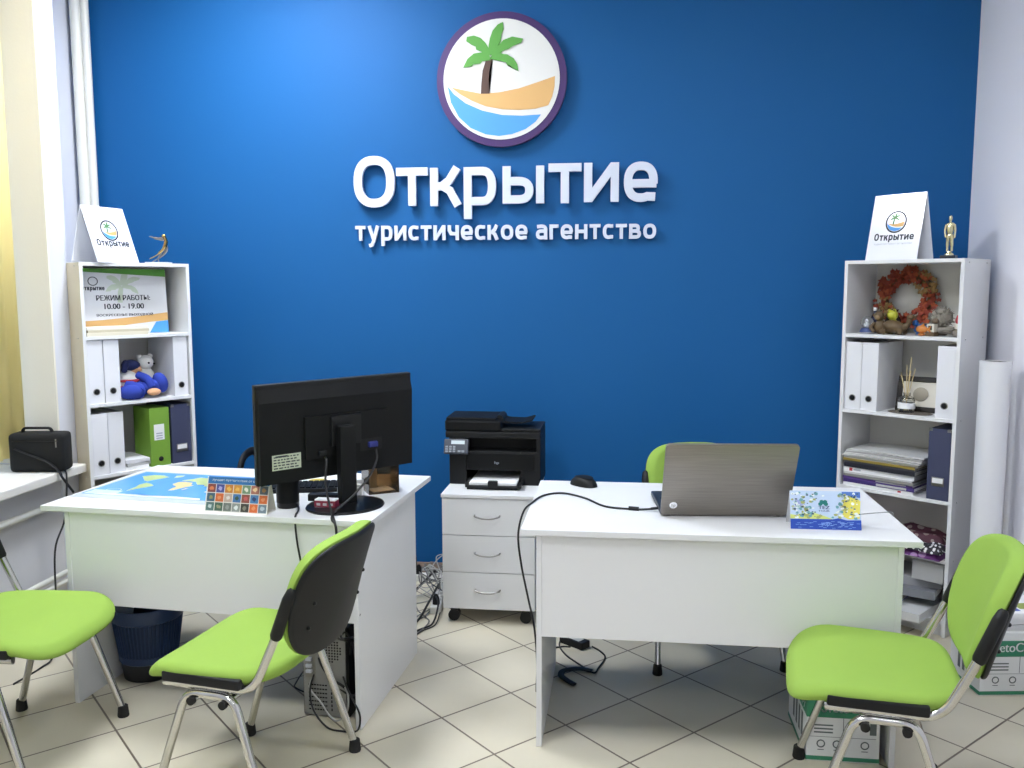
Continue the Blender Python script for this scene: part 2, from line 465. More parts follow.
# ---------------------------------------------------------------- wall sign
def leafpoly(cx, cz, ang, ln, wd, bend):
    """a notched palm leaf growing from (cx,cz)"""
    a, bq = [], []
    N = 10
    for i in range(N+1):
        t = i/N
        r = t*ln; th = ang+bend*t*t
        x, z = cx+r*cos(th), cz+r*sin(th)
        w = wd*sin(pi*min(1, (t*.93+.07)))**.7*(1 if i % 3 else .82)
        a.append((x-w*sin(th), z+w*cos(th))); bq.append((x+w*sin(th)*.8, z-w*cos(th)*.8))
    return a+bq[::-1]
def palm(s, cx, cz):
    return [leafpoly(cx, cz, R(80), .30*s, .048*s, -.28), leafpoly(cx, cz, R(128), .30*s, .048*s, .75), leafpoly(cx, cz, R(178), .29*s, .045*s, .75),
            leafpoly(cx, cz, R(42), .36*s, .045*s, -.55), leafpoly(cx, cz, R(2), .33*s, .048*s, -.75)]
def trunkpoly(s, cx, cz):
    return [(cx-.035*s, cz), (cx+.04*s, cz+.0*s), (cx+.02*s, cz-.2*s), (cx+.022*s, cz-.43*s), (cx-.10*s, cz-.43*s), (cx-.08*s, cz-.2*s)]
def disc(r, N=64): return [(r*cos(2*pi*k/N), r*sin(2*pi*k/N)) for k in range(N)]
def clipdisc(r, top, bot, N=30):
    """region inside the circle between curves bot(x) and top(x)"""
    xs = [-r+2*r*i/N for i in range(N+1)]; up, dn = [], []
    for x in xs:
        c = sqrt(max(0, r*r-x*x)); t = min(top(x), c); q = max(bot(x), -c)
        if t > q+1e-4: up.append((x, t)); dn.append((x, q))
    return up+dn[::-1]
# curves are in units of the white disc radius
def q3(x, p):  # piecewise linear-smooth through points
    for (x0, y0), (x1, y1) in zip(p, p[1:]):
        if x <= x1 or (x1, y1) == p[-1]:
            t = (x-x0)/(x1-x0); return y0+(y1-y0)*t
SANDT = [(-1, .0), (-.84, -.085), (-.55, -.15), (-.2, -.18), (.1, -.15), (.4, -.08), (.7, .02), (1, .15)]
SANDB = [(-1, .1), (-.86, -.085), (-.6, -.26), (-.3, -.38), (0, -.44), (.35, -.45), (.65, -.41), (1, -.34)]
SEAT_ = [(-1, .0), (-.92, -.06), (-.7, -.25), (-.45, -.39), (-.15, -.49), (.2, -.53), (.5, -.54), (1, -.53)]
WORD = 'Открытие'
def wx(c): return -1.397+(c-42)/(957-42)*(.175+1.397)
BASE = {'z0': 1.975}
LB = [(42, 165, 470, 625), (170, 265, 505, 620), (272, 367, 505, 620), (373, 470, 503, 660), (490, 615, 500, 613), (628, 727, 492, 612), (735, 840, 490, 608), (855, 957, 487, 608)]
ORD = ['first', 'second', 'third', 'fourth', 'fifth', 'sixth', 'seventh', 'eighth', 'ninth', 'tenth', 'eleventh', 'twelfth', 'thirteenth']
def wz(c, r):  # crop coordinates -> height on the wall (camera model)
    px, py = 340+c/3.012, r/3.012
    f, pt, rl, yw = 880., R(6.36764585), R(-.136), R(7.05)
    X, Y = (px-512)/f, (py-384)/f
    x = cos(rl)*X+sin(rl)*Y; yy = -sin(rl)*X+cos(rl)*Y
    d = (x, cos(pt)-yy*sin(pt), -(sin(pt)+yy*cos(pt)))
    dx = cos(yw)*d[0]-sin(yw)*d[1]; dy = sin(yw)*d[0]+cos(yw)*d[1]
    t = (YB-.035)/dy
    return dx*t, 1.56+d[2]*t
LG = {
 'leaves': [[(449,168),(449,140),(453,118),(461,95),(476,77),(492,69),(494,90),(487,108),(486,128),(472,148),(466,168)],
  [(448,172),(430,160),(412,152),(410,143),(398,138),(382,127),(384,114),(405,110),(425,117),(440,132),(454,155)],
  [(450,160),(430,160),(405,164),(386,180),(373,206),(398,203),(404,196),(424,194),(430,187),(455,184)],
  [(462,165),(476,142),(494,123),(520,113),(552,119),(547,131),(522,141),(508,150),(490,156),(476,176)],
  [(452,180),(462,164),(482,163),(506,167),(524,178),(535,196),(539,216),(521,208),(513,198),(507,201),(500,190),(480,186)]],
 'trunk': [(426,284),(427,255),(431,215),(441,183),(461,181),(452,208),(449,240),(452,284)],
 'sand': [(336,265),(370,273),(425,284),(480,280),(540,268),(600,248),(648,231),(647,262),(640,292),(628,319),(590,329),(540,333),(490,331),(440,322),(400,306),(365,287)],
 'sea': [(326,262),(345,286),(380,313),(430,335),(490,348),(550,350),(606,346),(590,368),(560,390),(520,405),(480,411),(440,406),(395,387),(360,355),(336,311)]}
lc = wz(486.5, 241)
def nrm(poly): return [((wz(a, q)[0]-lc[0])/.294, (wz(a, q)[1]-lc[1])/.294) for a, q in poly]
LOGO = {k_: ([nrm(p) for p in v] if k_ == 'leaves' else nrm(v)) for k_, v in LG.items()}
sg = thing('wall_sign', 'round purple rimmed wall sign with palm, sand and sea', 'sign', (lc[0], YB, lc[1]))
RS = .329
b = B(); cyl(b, (0, -.03, 0), RS, .03, 'y', 72); obj('backing_disc', b, PURP, sg, True, 'purple rim disc')
b = B(); cyl(b, (0, -.0465, 0), .294, .004, 'y', 72); obj('face_disc', b, SIGNW, sg, True, 'white sign face')
YS = -.0487
def lp(p, r, dz=0): return [(x*r, z*r+dz) for x, z in p]
b = B(); prism(b, lp(LOGO['sand'], .294), YS-.0012, YS); obj('sand_shape', b, SAND, sg, label='tan sand shape')
b = B(); prism(b, lp(LOGO['sea'], .294), YS-.0012, YS); obj('sea_shape', b, SEA, sg, label='light blue sea shape')
b = B(); prism(b, lp(LOGO['trunk'], .294), YS-.0032, YS); obj('palm_trunk', b, PBROWN, sg, label='brown palm trunk')
b = B()
for i, p in enumerate(LOGO['leaves']): prism(b, lp(p, .294), YS-.0042-.0003*i, YS)
obj('palm_leaves', b, PGREEN, sg, label='green palm leaves')
for i, (ch, (x0, x1, z0, z1)) in enumerate(zip(WORD, LB)):
    zb = {0: 625, 3: 618}.get(i, z1); zm = (z0+zb)/2
    xa, _ = wz(x0, zm); xb, _ = wz(x1, zm)
    _, za = wz((x0+x1)/2, zb); _, zc = wz((x0+x1)/2, z0)
    b = B(); letter(b, ch, xa, xb, za, zc-za, .044 if i == 0 else .041, -.042, -.02)
    o = obj('wall_letter', b, LETW, None, loc=(0, YB, 0))
    tag(o, 'large white raised letter %s, %s in the upper word on the blue wall' % (ch, ORD[i]), 'letter', 'large wall letters')
LINE = 'туристическое агентство'
xA, _ = wz(45, 722); xB, _ = wz(952, 718)
lay = word(None, LINE, xA, xB, 0, 1, .1, 0, 0)
for i, (ch, x0, x1) in enumerate(lay):
    if ch == ' ': continue
    u = (x0-xA)/(xB-xA); pxc = 45+907*u
    _, za = wz(pxc, 725-7*u); _, zc = wz(pxc, 680-7*u)
    b = B(); letter(b, ch, x0, x1, za, zc-za, .0172, -.026, -.012)
    o = obj('wall_letter', b, LETW, None, loc=(0, YB, 0))
    wi = i if i < 13 else i-14
    tag(o, 'small white raised letter %s, %s in the %s word of the lower line' % (ch, ORD[wi], 'first' if i < 13 else 'second'), 'letter', 'small wall letters')

# ---------------------------------------------------------------- desks
def desk(label, loc, rz, W=1.27, D=.746, inset=.052):
    t = thing('office_desk', label, 'desk', loc, rz, 'white office desks')
    b = B(); box(b, 0, W, 0, D, .740, .760, .0015); obj('tabletop', b, WHITE, t)
    for x in (inset, W-.052-.018):
        b = B(); box(b, x, x+.018, .012, D-.06, 0, .740, .001); obj('side_panel', b, WHITE, t)
    b = B(); box(b, inset+.018, W-.070, .015, .031, .389, .740, .001); obj('modesty_panel', b, WHITE, t)
    b = B()
    for z in (.42, .69):
        for x in (inset-.0005, W-.0515): cyl(b, (x, .023, z), .004, .003, 'x', 10)
    obj('screw_cap', b, CHROME, t)
    return t
LDR = R(-3.9)
desk('white office desk on the left with monitor and world map', (-2.116, 2.936, 0), LDR, 1.276, .746, .088)
desk('white office desk on the right with open laptop', (-.322, 2.818, 0), 0)
def LD(x, y, z=.75): return (-2.137+x*cos(LDR)-y*sin(LDR), 2.968+x*sin(LDR)+y*cos(LDR), z)

# ---------------------------------------------------------------- chairs
def visitor_chair(label, loc, rz):
    t = thing('visitor_chair', label, 'chair', loc, rz, 'lime green visitor chairs')
    for s in (-1, 1):
        P = fillet([(.205, s*.262, .012), (.078, s*.236, .404), (-.078, s*.236, .404), (-.205, s*.262, .012)], .045, 6)
        b = B(); tube(b, P, .0125, 12); lf = obj('leg_frame', b, CHROME, t, True)
        for x in (.205, -.205):
            b = B(); lathe(b, [(0, 0), (.019, 0), (.0205, .004), (.017, .04), (.0135, .043), (0, .043)], 16, (x-.004*(1 if x > 0 else -1), s*.2615, 0))
            obj('rubber_foot', b, RUB, lf, True, 'black rubber foot')
        for x in (.052, -.052):
            b = B(); cyl(b, (x, s*.250, .385), .0125, .012, 'y', 16); obj('bolt_cap', b, RUB, lf, True, 'round black bolt cap')
        P = fillet([(.155, s*.228, .424), (-.135, s*.228, .424), (-.215, s*.228, .595), (-.262, s*.226, .715)], .06, 8)
        b = B(); tube(b, P, .0115, 12, sq=(1.15, .85)); bu = obj('back_upright', b, CHROME, t, True)
        b = B(); tube(b, [(-.212, s*.228, .590), (-.216, s*.228, .598), (-.256, s*.227, .705), (-.266, s*.224, .728), (-.269, s*.222, .735)], [.014, .018, .017, .014, .008], 12)
        obj('plastic_sleeve', b, BLK, bu, True, 'black plastic sleeve')
    for x in (.052, -.052):
        b = B(); tube(b, [(x, -.246, .385), (x, .246, .385)], .010, 10); obj('cross_bar', b, CHROME, t, True)
    # seat
    def outline():
        o = []
        for u, v in superell(.230, .245, 4.2, 60):
            o.append((u*1.0+.024, v*(1.0 + .05*(u/.23)) if u < 0 else v*(1.0+.04*(u/.23))))
        return o
    def f(u, v, o):
        z = .452 - max(0, u-.12)**2*2.6 + max(0, -u-.08)**2*1.1 + (v/.24)**2*.006
        return Vector((u, v, z+o))
    b = B(); pad(b, outline(), f, .024, .022, .12); obj('seat', b, GREEN, t, True)
    b = B(); box(b, -.105, .150, -.250, .250, .431, .461, .006); obj('seat_pan', b, BLK, t, label='black plastic seat rail')
    # backrest
    ol = []
    for u, v in superell(.226, .19, 3.6, 60):
        w = 1.0-.20*max(0, -v/.19)**1.3
        ol.append((u*w, v+.19))
    def g(u, v, o):
        lean = .31
        x = -.250-lean*v*.85-.10*max(0, v-.2)*v + .055*(u/.23)**2
        z = .490+v*.94
        n = Vector((1, -.0, .22)).normalized()
        n = Vector((1, -2*.055*u/.23**2, lean)).normalized()
        return Vector((x, u, z))+n*o
    b = B(); pad(b, ol, lambda u, v, o: g(u, v, o), .042, .004, .13); obj('backrest', b, GREEN, t, True)
    b = B(); pad(b, [(u*.985, .19+(v-.19)*.985) for u, v in ol], lambda u, v, o: g(u, v, o-.008), .004, .010, .06); bs = obj('back_shell', b, BLK, t, True, 'black plastic back shell')
    b = B()
    for s in (-1, 1):
        for v in (.12, .20):
            p = g(s*.15, v, -.019); ell(b, p, .006)
    obj('screw', b, BLKG, bs, True)
    return t
visitor_chair('lime green visitor chair turned towards the right, at the left edge of the photo', (-1.99, 2.605, 0), 0)
visitor_chair('lime green visitor chair seen from behind, in front of the left desk', (-1.115, 2.505, 0), R(171))
visitor_chair('lime green visitor chair standing at the right corner of the right desk', (.755, 2.572, 0), R(170))
visitor_chair('lime green visitor chair behind the right desk, mostly hidden by the laptop', (.385, 3.69, 0), R(-80))

def office_chair(loc, rz):
    t = thing('office_chair', 'black swivel office chair behind the left desk, its armrest showing beside the monitor', 'chair', loc, rz)
    b = B(); cyl(b, (0, 0, .10), .035, .06)
    for k in range(5):
        a = 2*pi*k/5+.3
        tube(b, [(0, 0, .11), (.15*cos(a), .15*sin(a), .10), (.29*cos(a), .29*sin(a), .075)], [.028, .022, .014], 8)
    base = obj('star_base', b, BLK, t, True)
    for k in range(5):
        a = 2*pi*k/5+.3
        b = B(); cyl(b, (.29*cos(a), .29*sin(a)-.012, .026), .026, .018, 'y', 14); cyl(b, (.29*cos(a), .29*sin(a)+.012, .026), .026, .018, 'y', 14); tube(b, [(.29*cos(a), .29*sin(a), .02), (.29*cos(a), .29*sin(a), .08)], .006, 8)
        obj('caster', b, BLK, base, True)
    b = B(); cyl(b, (0, 0, .25), .026, .28); obj('gas_column', b, BLK, t, True)
    b = B(); pad(b, superell(.23, .24, 3.2, 48), lambda u, v, o: Vector((u, v, .44+o-.03*max(0, u/.23)**3)), .035, .03, .15); obj('seat', b, mat('black_fabric', '#1b1b1d', .9, bump=.3, bscale=900), t, True)
    b = B(); pad(b, [(u, v+.27) for u, v in superell(.22, .25, 3, 48)], lambda u, v, o: Vector((-.25-.12*v+.05*(u/.22)**2+o, u, .52+v*.98)), .03, .02, .15); obj('backrest', b, MATS['black_fabric'], t, True)
    b = B(); tube(b, fillet([(-.05, 0, .40), (-.30, 0, .42), (-.325, 0, .60)], .08), .016, 10, sq=(.6, 1.8)); obj('back_bar', b, BLK, t, True)
    for s in (-1, 1):
        b = B(); tube(b, spline([(.10, s*.20, .42), (.11, s*.27, .52), (.10, s*.28, .66), (.06, s*.28, .735), (-.03, s*.28, .757), (-.11, s*.28, .73), (-.14, s*.28, .64), (-.13, s*.27, .50), (-.10, s*.20, .42)], 6), .014, 10, sq=(1, 1.5))
        obj('armrest', b, BLK, t, True)
    return t
office_chair((-1.515, 4.03, 0), R(-90))

# ---------------------------------------------------------------- drawer cabinet, printer
dc = thing('drawer_cabinet', 'white three drawer cabinet on castors under the printer', 'cabinet', (-.806, 3.885, 0))
CW, CD = .428, .45
b = B()
box(b, 0, .016, .018, CD, .07, .597); box(b, CW-.016, CW, .018, CD, .07, .597); box(b, .016, CW-.016, CD-.01, CD, .07, .597); box(b, .016, CW-.016, .018, CD-.01, .07, .086)
obj('carcass', b, WHITE, dc)
b = B(); box(b, -.004, CW+.004, -.006, CD+.004, .597, .613, .0015); obj('top_panel', b, WHITE, dc)
for k in range(3):
    z0 = .072+k*.1752
    b = B(); box(b, 0, CW, 0, .017, z0, z0+.172, .0012)
    d = obj('drawer_front', b, WHITE, dc)
    b = B()
    zc = z0+.088; xc = CW/2-.004
    tube(b, spline([(xc-.058, 0, zc+.006), (xc-.055, -.016, zc+.005), (xc-.03, -.024, zc-.001), (xc, -.026, zc-.003), (xc+.03, -.024, zc-.001), (xc+.055, -.016, zc+.005), (xc+.058, 0, zc+.006)], 5), .0042, 8)
    obj('drawer_handle', b, STEEL, d, True, 'curved steel handle')
for x in (.045, CW-.045):
    for y in (.05, CD-.05):
        b = B(); cyl(b, (x, y-.011, .027), .027, .018, 'y', 18); cyl(b, (x, y+.011, .027), .027, .018, 'y', 18); box(b, x-.016, x+.016, y-.016, y+.016, .048, .07, .003)
        obj('caster', b, BLK, dc, True, 'black twin castor')

pr = thing('laser_printer', 'black laser printer with scanner lid on the drawer cabinet', 'printer', (-.812, 4.09, .613))
pr.scale = (1, 1, 1.015)
PW, PD = .442, .262
b = B(); box(b, .002, .085, .0, PD, .0, .160, .005); box(b, .345, PW, .0, PD, .0, .160, .005); box(b, .085, .345, .0, PD, .07, .160, .003); box(b, .002, .085, .0, PD, .155, .225, .003); box(b, PW-.02, PW, .0, PD, .155, .225, .003); box(b, .085, .345, .21, PD, 0, .07); box(b, .08, PW-.015, .09, PD, .155, .225, .002); obj('body', b, BLK, pr)
b = B(); box(b, .09, PW-.03, -.004, .006, .072, .152, .004); fp = obj('front_cover', b, BLKM, pr)
b = B(); text(b, 'hp', .222, .243, .098, .114, -.0046, .0006, .03); obj('maker_mark', b, mat('mark_silver', '#aeb4ba', .4), fp, label='small silver mark')
b = B(); box(b, -.016, PW, -.002, PD+.006, .222, .252, .006); obj('scanner_bed', b, BLK, pr)
b = B(); box(b, -.02, PW-.19, .005, PD, .252, .304, .010); box(b, -.016, PW-.215, .02, PD-.02, .300, .316, .006); sl = obj('feeder_cover', b, BLKM, pr)
b = B(); box(b, PW-.19, PW, .01, PD, .252, .268, .005); obj('scanner_lid', b, BLK, pr)
b = B(); tube(b, [(PW-.205, .06, .304), (PW-.205, .2, .304)], .02, 12); obj('feed_roller_cover', b, BLK, pr, True)
b = B(); prism(b, [(.24, .290), (.28, .286), (.35, .287), (.398, .300), (.394, .305), (.35, .293), (.28, .294), (.24, .300)], .05, .22); obj('feeder_tray', b, BLKM, pr)
b = B(); M = Matrix.Translation((-.02, -.03, .152)) @ Matrix.Rotation(R(-20), 4, 'X'); box(b, 0, .118, 0, .02, 0, .07, .004, M=M); cp = obj('control_panel', b, mat('panel_grey', '#3c4048', .4), pr)
b = B(); box(b, .035, .10, -.0015, .002, .045, .062, M=M); obj('display', b, mat('lcd', '#c5cfd2', .2), cp, label='pale lcd strip')
b = B()
for i in range(3):
    for j in range(3): box(b, .008+i*.018, .02+i*.018, -.002, .002, .006+j*.011, .014+j*.011, .001, M=M)
for i in range(2): box(b, .068+i*.018, .082+i*.018, -.002, .002, .006, .016, .001, M=M)
obj('key_pad', b, mat('key_grey', '#8d939b', .4), cp, label='grey keys')
b = B(); box(b, .098, .362, -.115, .0, .012, .018, .002); box(b, .09, .34, .0, .20, .012, .018); box(b, .098, .105, -.115, .0, .012, .034, .001); box(b, .355, .362, -.115, .0, .012, .034, .001); box(b, .205, .250, -.12, -.09, .012, .042, .004); box(b, .105, .34, -.105, .20, .0, .012, .001); ot = obj('paper_tray', b, BLK, pr)
b = B(); box(b, .112, .336, -.088, .19, .018, .028); obj('paper_stack', b, PAPER, ot, label='white paper in tray')

# ---------------------------------------------------------------- bookcases
def bookcase(label, loc, rz, shelves, beige=False, W=.53, D=.305, H=1.672):
    t = thing('bookcase', label, 'bookcase', loc, rz, 'white open bookcases')
    for x in (0, W-.016):
        b = B(); box(b, x, x+.016, 0, D, 0, H-.016, .0008); obj('side_panel', b, WHITE, t)
        if x == 0 and beige: b = B(); box(b, -.0006, .0, .001, D, 0, H-.002); obj('outer_veneer', b, mat('beige_veneer', '#d8cdb2', .5), t, label='beige outer face')  # thin sheet makes the left outer face beige, other panels stay white
    b = B(); box(b, 0, W, 0, D, H-.016, H, .0008); obj('top_panel', b, WHITE, t)
    for z in shelves:
        b = B(); box(b, .016, W-.016, .002, D-.006, z-.016, z, .0008); obj('shelf', b, WHITE, t)
    b = B(); box(b, .016, W-.016, D-.005, D-.001, .06, H-.016); obj('back_panel', b, mat('hardboard_white', '#d9d6cf', .6), t)
    b = B(); box(b, .016, W-.016, .02, .036, 0, .058); obj('plinth', b, WHITE, t)
    b = B()
    for z in list(shelves)+[H-.009]:
        for y in (.05, D-.05):
            for x in (-.0005, W+.0005): cyl(b, (x, y, z-.008), .0035, .002, 'x', 8)
    obj('screw_cap', b, CHROME, t)
    return t
LBA, LBO = R(55.1), (-2.437, 3.746)
RBA, RBO = R(-39.8), (1.034, 4.300)
LSH = [1.332, 1.018, .68, .36, .075]; RSH = [1.334, .979, .614, .350, .075]
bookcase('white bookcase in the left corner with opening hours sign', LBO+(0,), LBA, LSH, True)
bookcase('white bookcase in the right corner with wreath and magazines', RBO+(0,), RBA, RSH)
def LBP(x, y, z): return (LBO[0]+x*cos(LBA)-y*sin(LBA), LBO[1]+x*sin(LBA)+y*cos(LBA), z)
def RBP(x, y, z): return (RBO[0]+x*cos(RBA)-y*sin(RBA), RBO[1]+x*sin(RBA)+y*cos(RBA), z)

# binders: origin at front bottom left of the spine
def binder(label, loc, rz, h=.30, w=.072, d=.265, grp=None):
    t = thing('ring_binder', label, 'binder', loc, rz, grp)
    b = B(); box(b, 0, .003, 0, d, 0, h, .0006); box(b, w-.003, w, 0, d, 0, h, .0006); box(b, .003, w-.003, 0, .003, 0, h, .0006); obj('cover', b, WBIND, t)
    b = B(); box(b, .006, w-.006, .03, d-.015, .004, h-.012); obj('paper_block', b, PAPER, t)
    b = B(); lathe(b, [(.012, -.001), (.0155, -.001), (.0155, .0015), (.012, .0015)], 20, (w/2, -.0008, .055), M=Matrix.Rotation(pi/2, 4, 'X'))
    obj('finger_ring', b, STEEL, t, True, 'metal finger ring')
    b = B(); cyl(b, (w/2, -.0004, .055), .0122, .001, 'y', 18); obj('finger_hole', b, DARK, t, label='dark finger hole')
    return t
WB = 'white binders'
for i, x in enumerate((.018, .094)): binder('white ring binder on the middle shelf of the left bookcase, %s of the pair' % ('left' if i == 0 else 'right'), LBP(x, .012, LSH[1]), LBA, .296, grp=WB)
binder('white ring binder right of the plush toy in the left bookcase', LBP(.435, .012, LSH[1]), LBA, .296, grp=WB)
for i, x in enumerate((.02, .100)): binder('white ring binder on the lower shelf of the left bookcase, %s of the pair' % ('left' if i == 0 else 'right'), LBP(x, .010+.01*i, LSH[2]), LBA, .29, .074, grp=WB)
for i, x in enumerate((.018, .096)): binder('white ring binder in the right bookcase, %s of the pair left of the picture frame' % ('left' if i == 0 else 'right'), RBP(x, .012, RSH[1]), RBA, .316, .076, .26, WB)
binder('white ring binder in the right bookcase, right of the picture frame', RBP(.434, .012, RSH[1]), RBA, .316, .076, .26, WB)

def box_file(label, loc, rz, m, w, h, d, holder, hole, grp='box files'):
    t = thing('box_file', label, 'box file', loc, rz, grp)
    b = B(); box(b, 0, w, 0, d, 0, h, .002); obj('body', b, m, t)
    if holder == 'steel':
        b = B(); zc = h*.26; box(b, w*.22, w*.78, -.003, .0, zc-.02, zc+.02, .001); lh = obj('label_holder', b, STEEL, t, label='steel label holder')
        b = B(); box(b, w*.26, w*.74, -.0036, -.003, zc-.006, zc+.016); obj('label_card', b, PAPER, lh)
        b = B()
        for x in (.0, w-.016): box(b, x, x+.016, -.001, .012, h-.012, h+.001)
        obj('corner_cap', b, STEEL, t)
    else:
        b = B(); box(b, w*.2, w*.72, -.001, 0, h*.45, h*.72); lb = obj('spine_label', b, PAPER, t, label='white spine label')
        b = B()
        for k in range(3): box(b, w*.3, w*.62, -.0015, -.001, h*.47+k*.012, h*.47+k*.012+.006)
        obj('label_print', b, INKG, lb)
    if hole:
        b = B(); cyl(b, (w/2, -.0006, .035), .012, .002, 'y', 18); obj('finger_hole', b, DARK, t, label='dark finger hole')
    return t
box_file('green box file with white label in the left bookcase', LBP(.298, .012, LSH[2]), LBA, LGREEN, .10, .288, .17, 'label', True)
box_file('navy box file in the left bookcase beside the green one', LBP(.408, .012, LSH[2]), LBA, NAVY, .102, .296, .26, 'steel', False)
box_file('navy box file with steel label holder in the right bookcase', RBP(.416, .006, RSH[2]), RBA, NAVY, .094, .318, .27, 'steel', False)

# stands with the logo
def logo_print(par, W, cz, rad, word_w, word_z, y=-.0008, M=None, ink=INK, full=True):
    b = B()
    N = 48
    for k in range(N):
        a0, a1 = 2*pi*k/N, 2*pi*(k+1)/N
        prism(b, [(rad*cos(a0), cz+rad*sin(a0)), (rad*cos(a1), cz+rad*sin(a1)), (rad*.86*cos(a1), cz+rad*.86*sin(a1)), (rad*.86*cos(a0), cz+rad*.86*sin(a0))], y, y+.0006, M)
    word(b, WORD, -word_w/2, word_w/2, word_z-.08*word_w, word_w*.13, word_w*.032, y, y+.0006, M)
    obj('logo_ring_and_word', b, ink, par, label='dark printed ring and word')
    if not full: return
    r = rad*.88
    b = B(); prism(b, lp(LOGO['sea'], r, cz), y-.0003, y+.0003, M); obj('logo_sea', b, SEA, par, label='blue printed sea')
    b = B(); prism(b, lp(LOGO['sand'], r, cz), y-.0003, y+.0003, M); obj('logo_sand', b, SAND, par, label='tan printed sand')
    b = B()
    for i, p in enumerate(LOGO['leaves']): prism(b, lp(p, r, cz), y-.0005-.0001*i, y+.0003, M)
    prism(b, lp(LOGO['trunk'], r, cz), y-.0004, y+.0003, M)
    obj('logo_palm', b, mat('logo_palm_green', '#4f7d4a', .6), par, label='green printed palm')
    b = B(); text(b, LINE, -word_w*.48, word_w*.48, word_z-word_w*.20, word_z-word_w*.15, y, 0, .0, M=M); obj('logo_line', b, INKG, par, label='grey printed line')
def stand(label, loc, rz, W, H, lean, rear):
    t = thing('logo_stand', label, 'sign stand', loc, rz, 'tent shaped logo stands')
    M = Matrix.Rotation(-lean, 4, 'X')
    b = B(); box(b, -W/2, W/2, 0, .003, 0, H, .0005, M=M); obj('front_panel', b, mat('gloss_white_acrylic', '#ecedf2', .12), t)
    hx = H*sin(lean); hz = H*cos(lean)
    b = B(); prism(b, [(-W/2, 0), (W/2, 0), (W/2, 1), (-W/2, 1)], 0, .003)
    for v in b.verts: v.co = Vector((v.co.x, rear+(hx-rear)*v.co.z+v.co.y, hz*.995*v.co.z))
    obj('rear_panel', b, MATS['gloss_white_acrylic'], t)
    logo_print(t, W, H*.575, W*.205, W*.77, H*.35, M=M)
    return t
stand('white logo stand on top of the left bookcase', (LBP(.165, .05, 1.672)[0]+.045, LBP(.165, .05, 1.672)[1], 1.672), R(76), .25, .276, R(19), .16)
stand('white logo stand on top of the right bookcase', (RBP(.185, .03, 1.672)[0]+.012, RBP(.185, .03, 1.672)[1], 1.672), R(-47), .249, .305, R(12), .14)

# swallow trophy and statuette
t = thing('bird_trophy', 'small metal swallow figurine on top of the left bookcase', 'figurine', LBP(.42, .09, 1.672), R(12))
t.scale = (1.25, 1.25, 1.05)
b = B(); box(b, -.045, .045, -.03, .03, 0, .008, .003); obj('base', b, mat('clear_base', '#aeb9c8', .1), t)
b = B(); tube(b, spline([(.0, 0, .008), (.0, 0, .03), (.012, 0, .05)], 5), .003, 8); obj('pin', b, STEEL, t, True)
b = B(); tube(b, spline([(-.035, 0, .022), (.0, 0, .045), (.024, 0, .075), (.032, 0, .105), (.026, 0, .128)], 6), [.0015]+[.004]*6+[.009]*6+[.011]*6+[.009]*5+[.004], 10, sq=(.7, 1)); ell(b, (.024, 0, .130), (.008, .007, .009)); obj('body', b, GOLD, t, True)
b = B(); tube(b, spline([(.024, 0, .115), (-.005, 0, .118), (-.032, 0, .128)], 6), [.008]*4+[.006]*4+[.003]*4+[.001], 8, sq=(1, .3)); tube(b, spline([(.03, 0, .10), (.028, .01, .06), (-.0, .012, .03), (-.03, .012, .008)], 6), [.006]*7+[.005]*6+[.003]*5+[.001], 8, sq=(1, .4)); obj('wing', b, STEEL, t, True, 'silver wings')
t = thing('statuette', 'gold standing human figure statuette on top of the right bookcase', 'figurine', RBP(.425, .10, 1.672), R(-30))
t.scale = (.74, .8, .90)
b = B(); box(b, -.042, .042, -.035, .035, 0, .018, .003); obj('plinth', b, mat('black_stone', '#22262e', .25), t)
b = B(); lathe(b, [(0, .018), (.026, .018), (.024, .026), (.014, .032), (.012, .038), (0, .038)], 20)
tube(b, spline([(-.011, 0, .038), (-.012, .002, .075), (-.009, 0, .112)], 5), [.007]*4+[.009]*4+[.011]*3, 10)
tube(b, spline([(.013, .002, .038), (.013, .0, .075), (.009, 0, .112)], 5), [.007]*4+[.009]*4+[.011]*3, 10)
ell(b, (0, 0, .113), (.018, .012, .014)); ell(b, (0, 0, .145), (.019, .013, .032)); ell(b, (0, .001, .165), (.025, .012, .012))
tube(b, spline([(-.022, 0, .166), (-.027, .0, .135), (-.02, -.008, .105)], 5), [.007]*5+[.006]*5+[.005], 8)
tube(b, spline([(.022, 0, .166), (.027, .0, .135), (.025, -.002, .1)], 5), [.007]*5+[.006]*5+[.005], 8)
tube(b, [(0, 0, .168), (0, 0, .186)], .006, 8); ell(b, (0, -.001, .196), (.0105, .012, .0145))
obj('figure', b, SILV, t, True)

# opening hours sign
t = thing('opening_hours_sign', 'printed opening hours sign on the top shelf of the left bookcase', 'sign', LBP(.018, .105, 1.334), LBA)
SW, SH_ = .372, .292; M = Matrix.Rotation(R(-3), 4, 'X') @ Matrix.Diagonal((1.2, 1, 1.07, 1))
b = B(); box(b, 0, SW, 0, .003, 0, SH_, M=M); obj('board', b, mat('sign_pale_grey', '#dcdde0', .4), t)
def pane(b, pts, y, M): prism(b, pts, y-.0004, y, M)
b = B(); pane(b, [(0, SH_), (SW, SH_), (SW, SH_-.035), (0, SH_-.012)], -.0004, M); obj('green_band', b, mat('sign_green', '#4f8f2c', .4), t)
b = B(); pane(b, [(0, .0), (0, .06), (.10, .064), (.22, .074), (SW, .092), (SW, .056), (.30, .05), (.2, .04), (.1, .0)], -.0004, M); obj('sand_band', b, SAND, t)
b = B(); pane(b, [(.29, 0), (SW, 0), (SW, .055), (.32, .05)], -.0004, M); obj('sea_band', b, SEA, t)
b = B()
for p in LOGO['leaves']: pane(b, [(x*.14+.212, z*.14+.160) for x, z in p], -.0003, M)
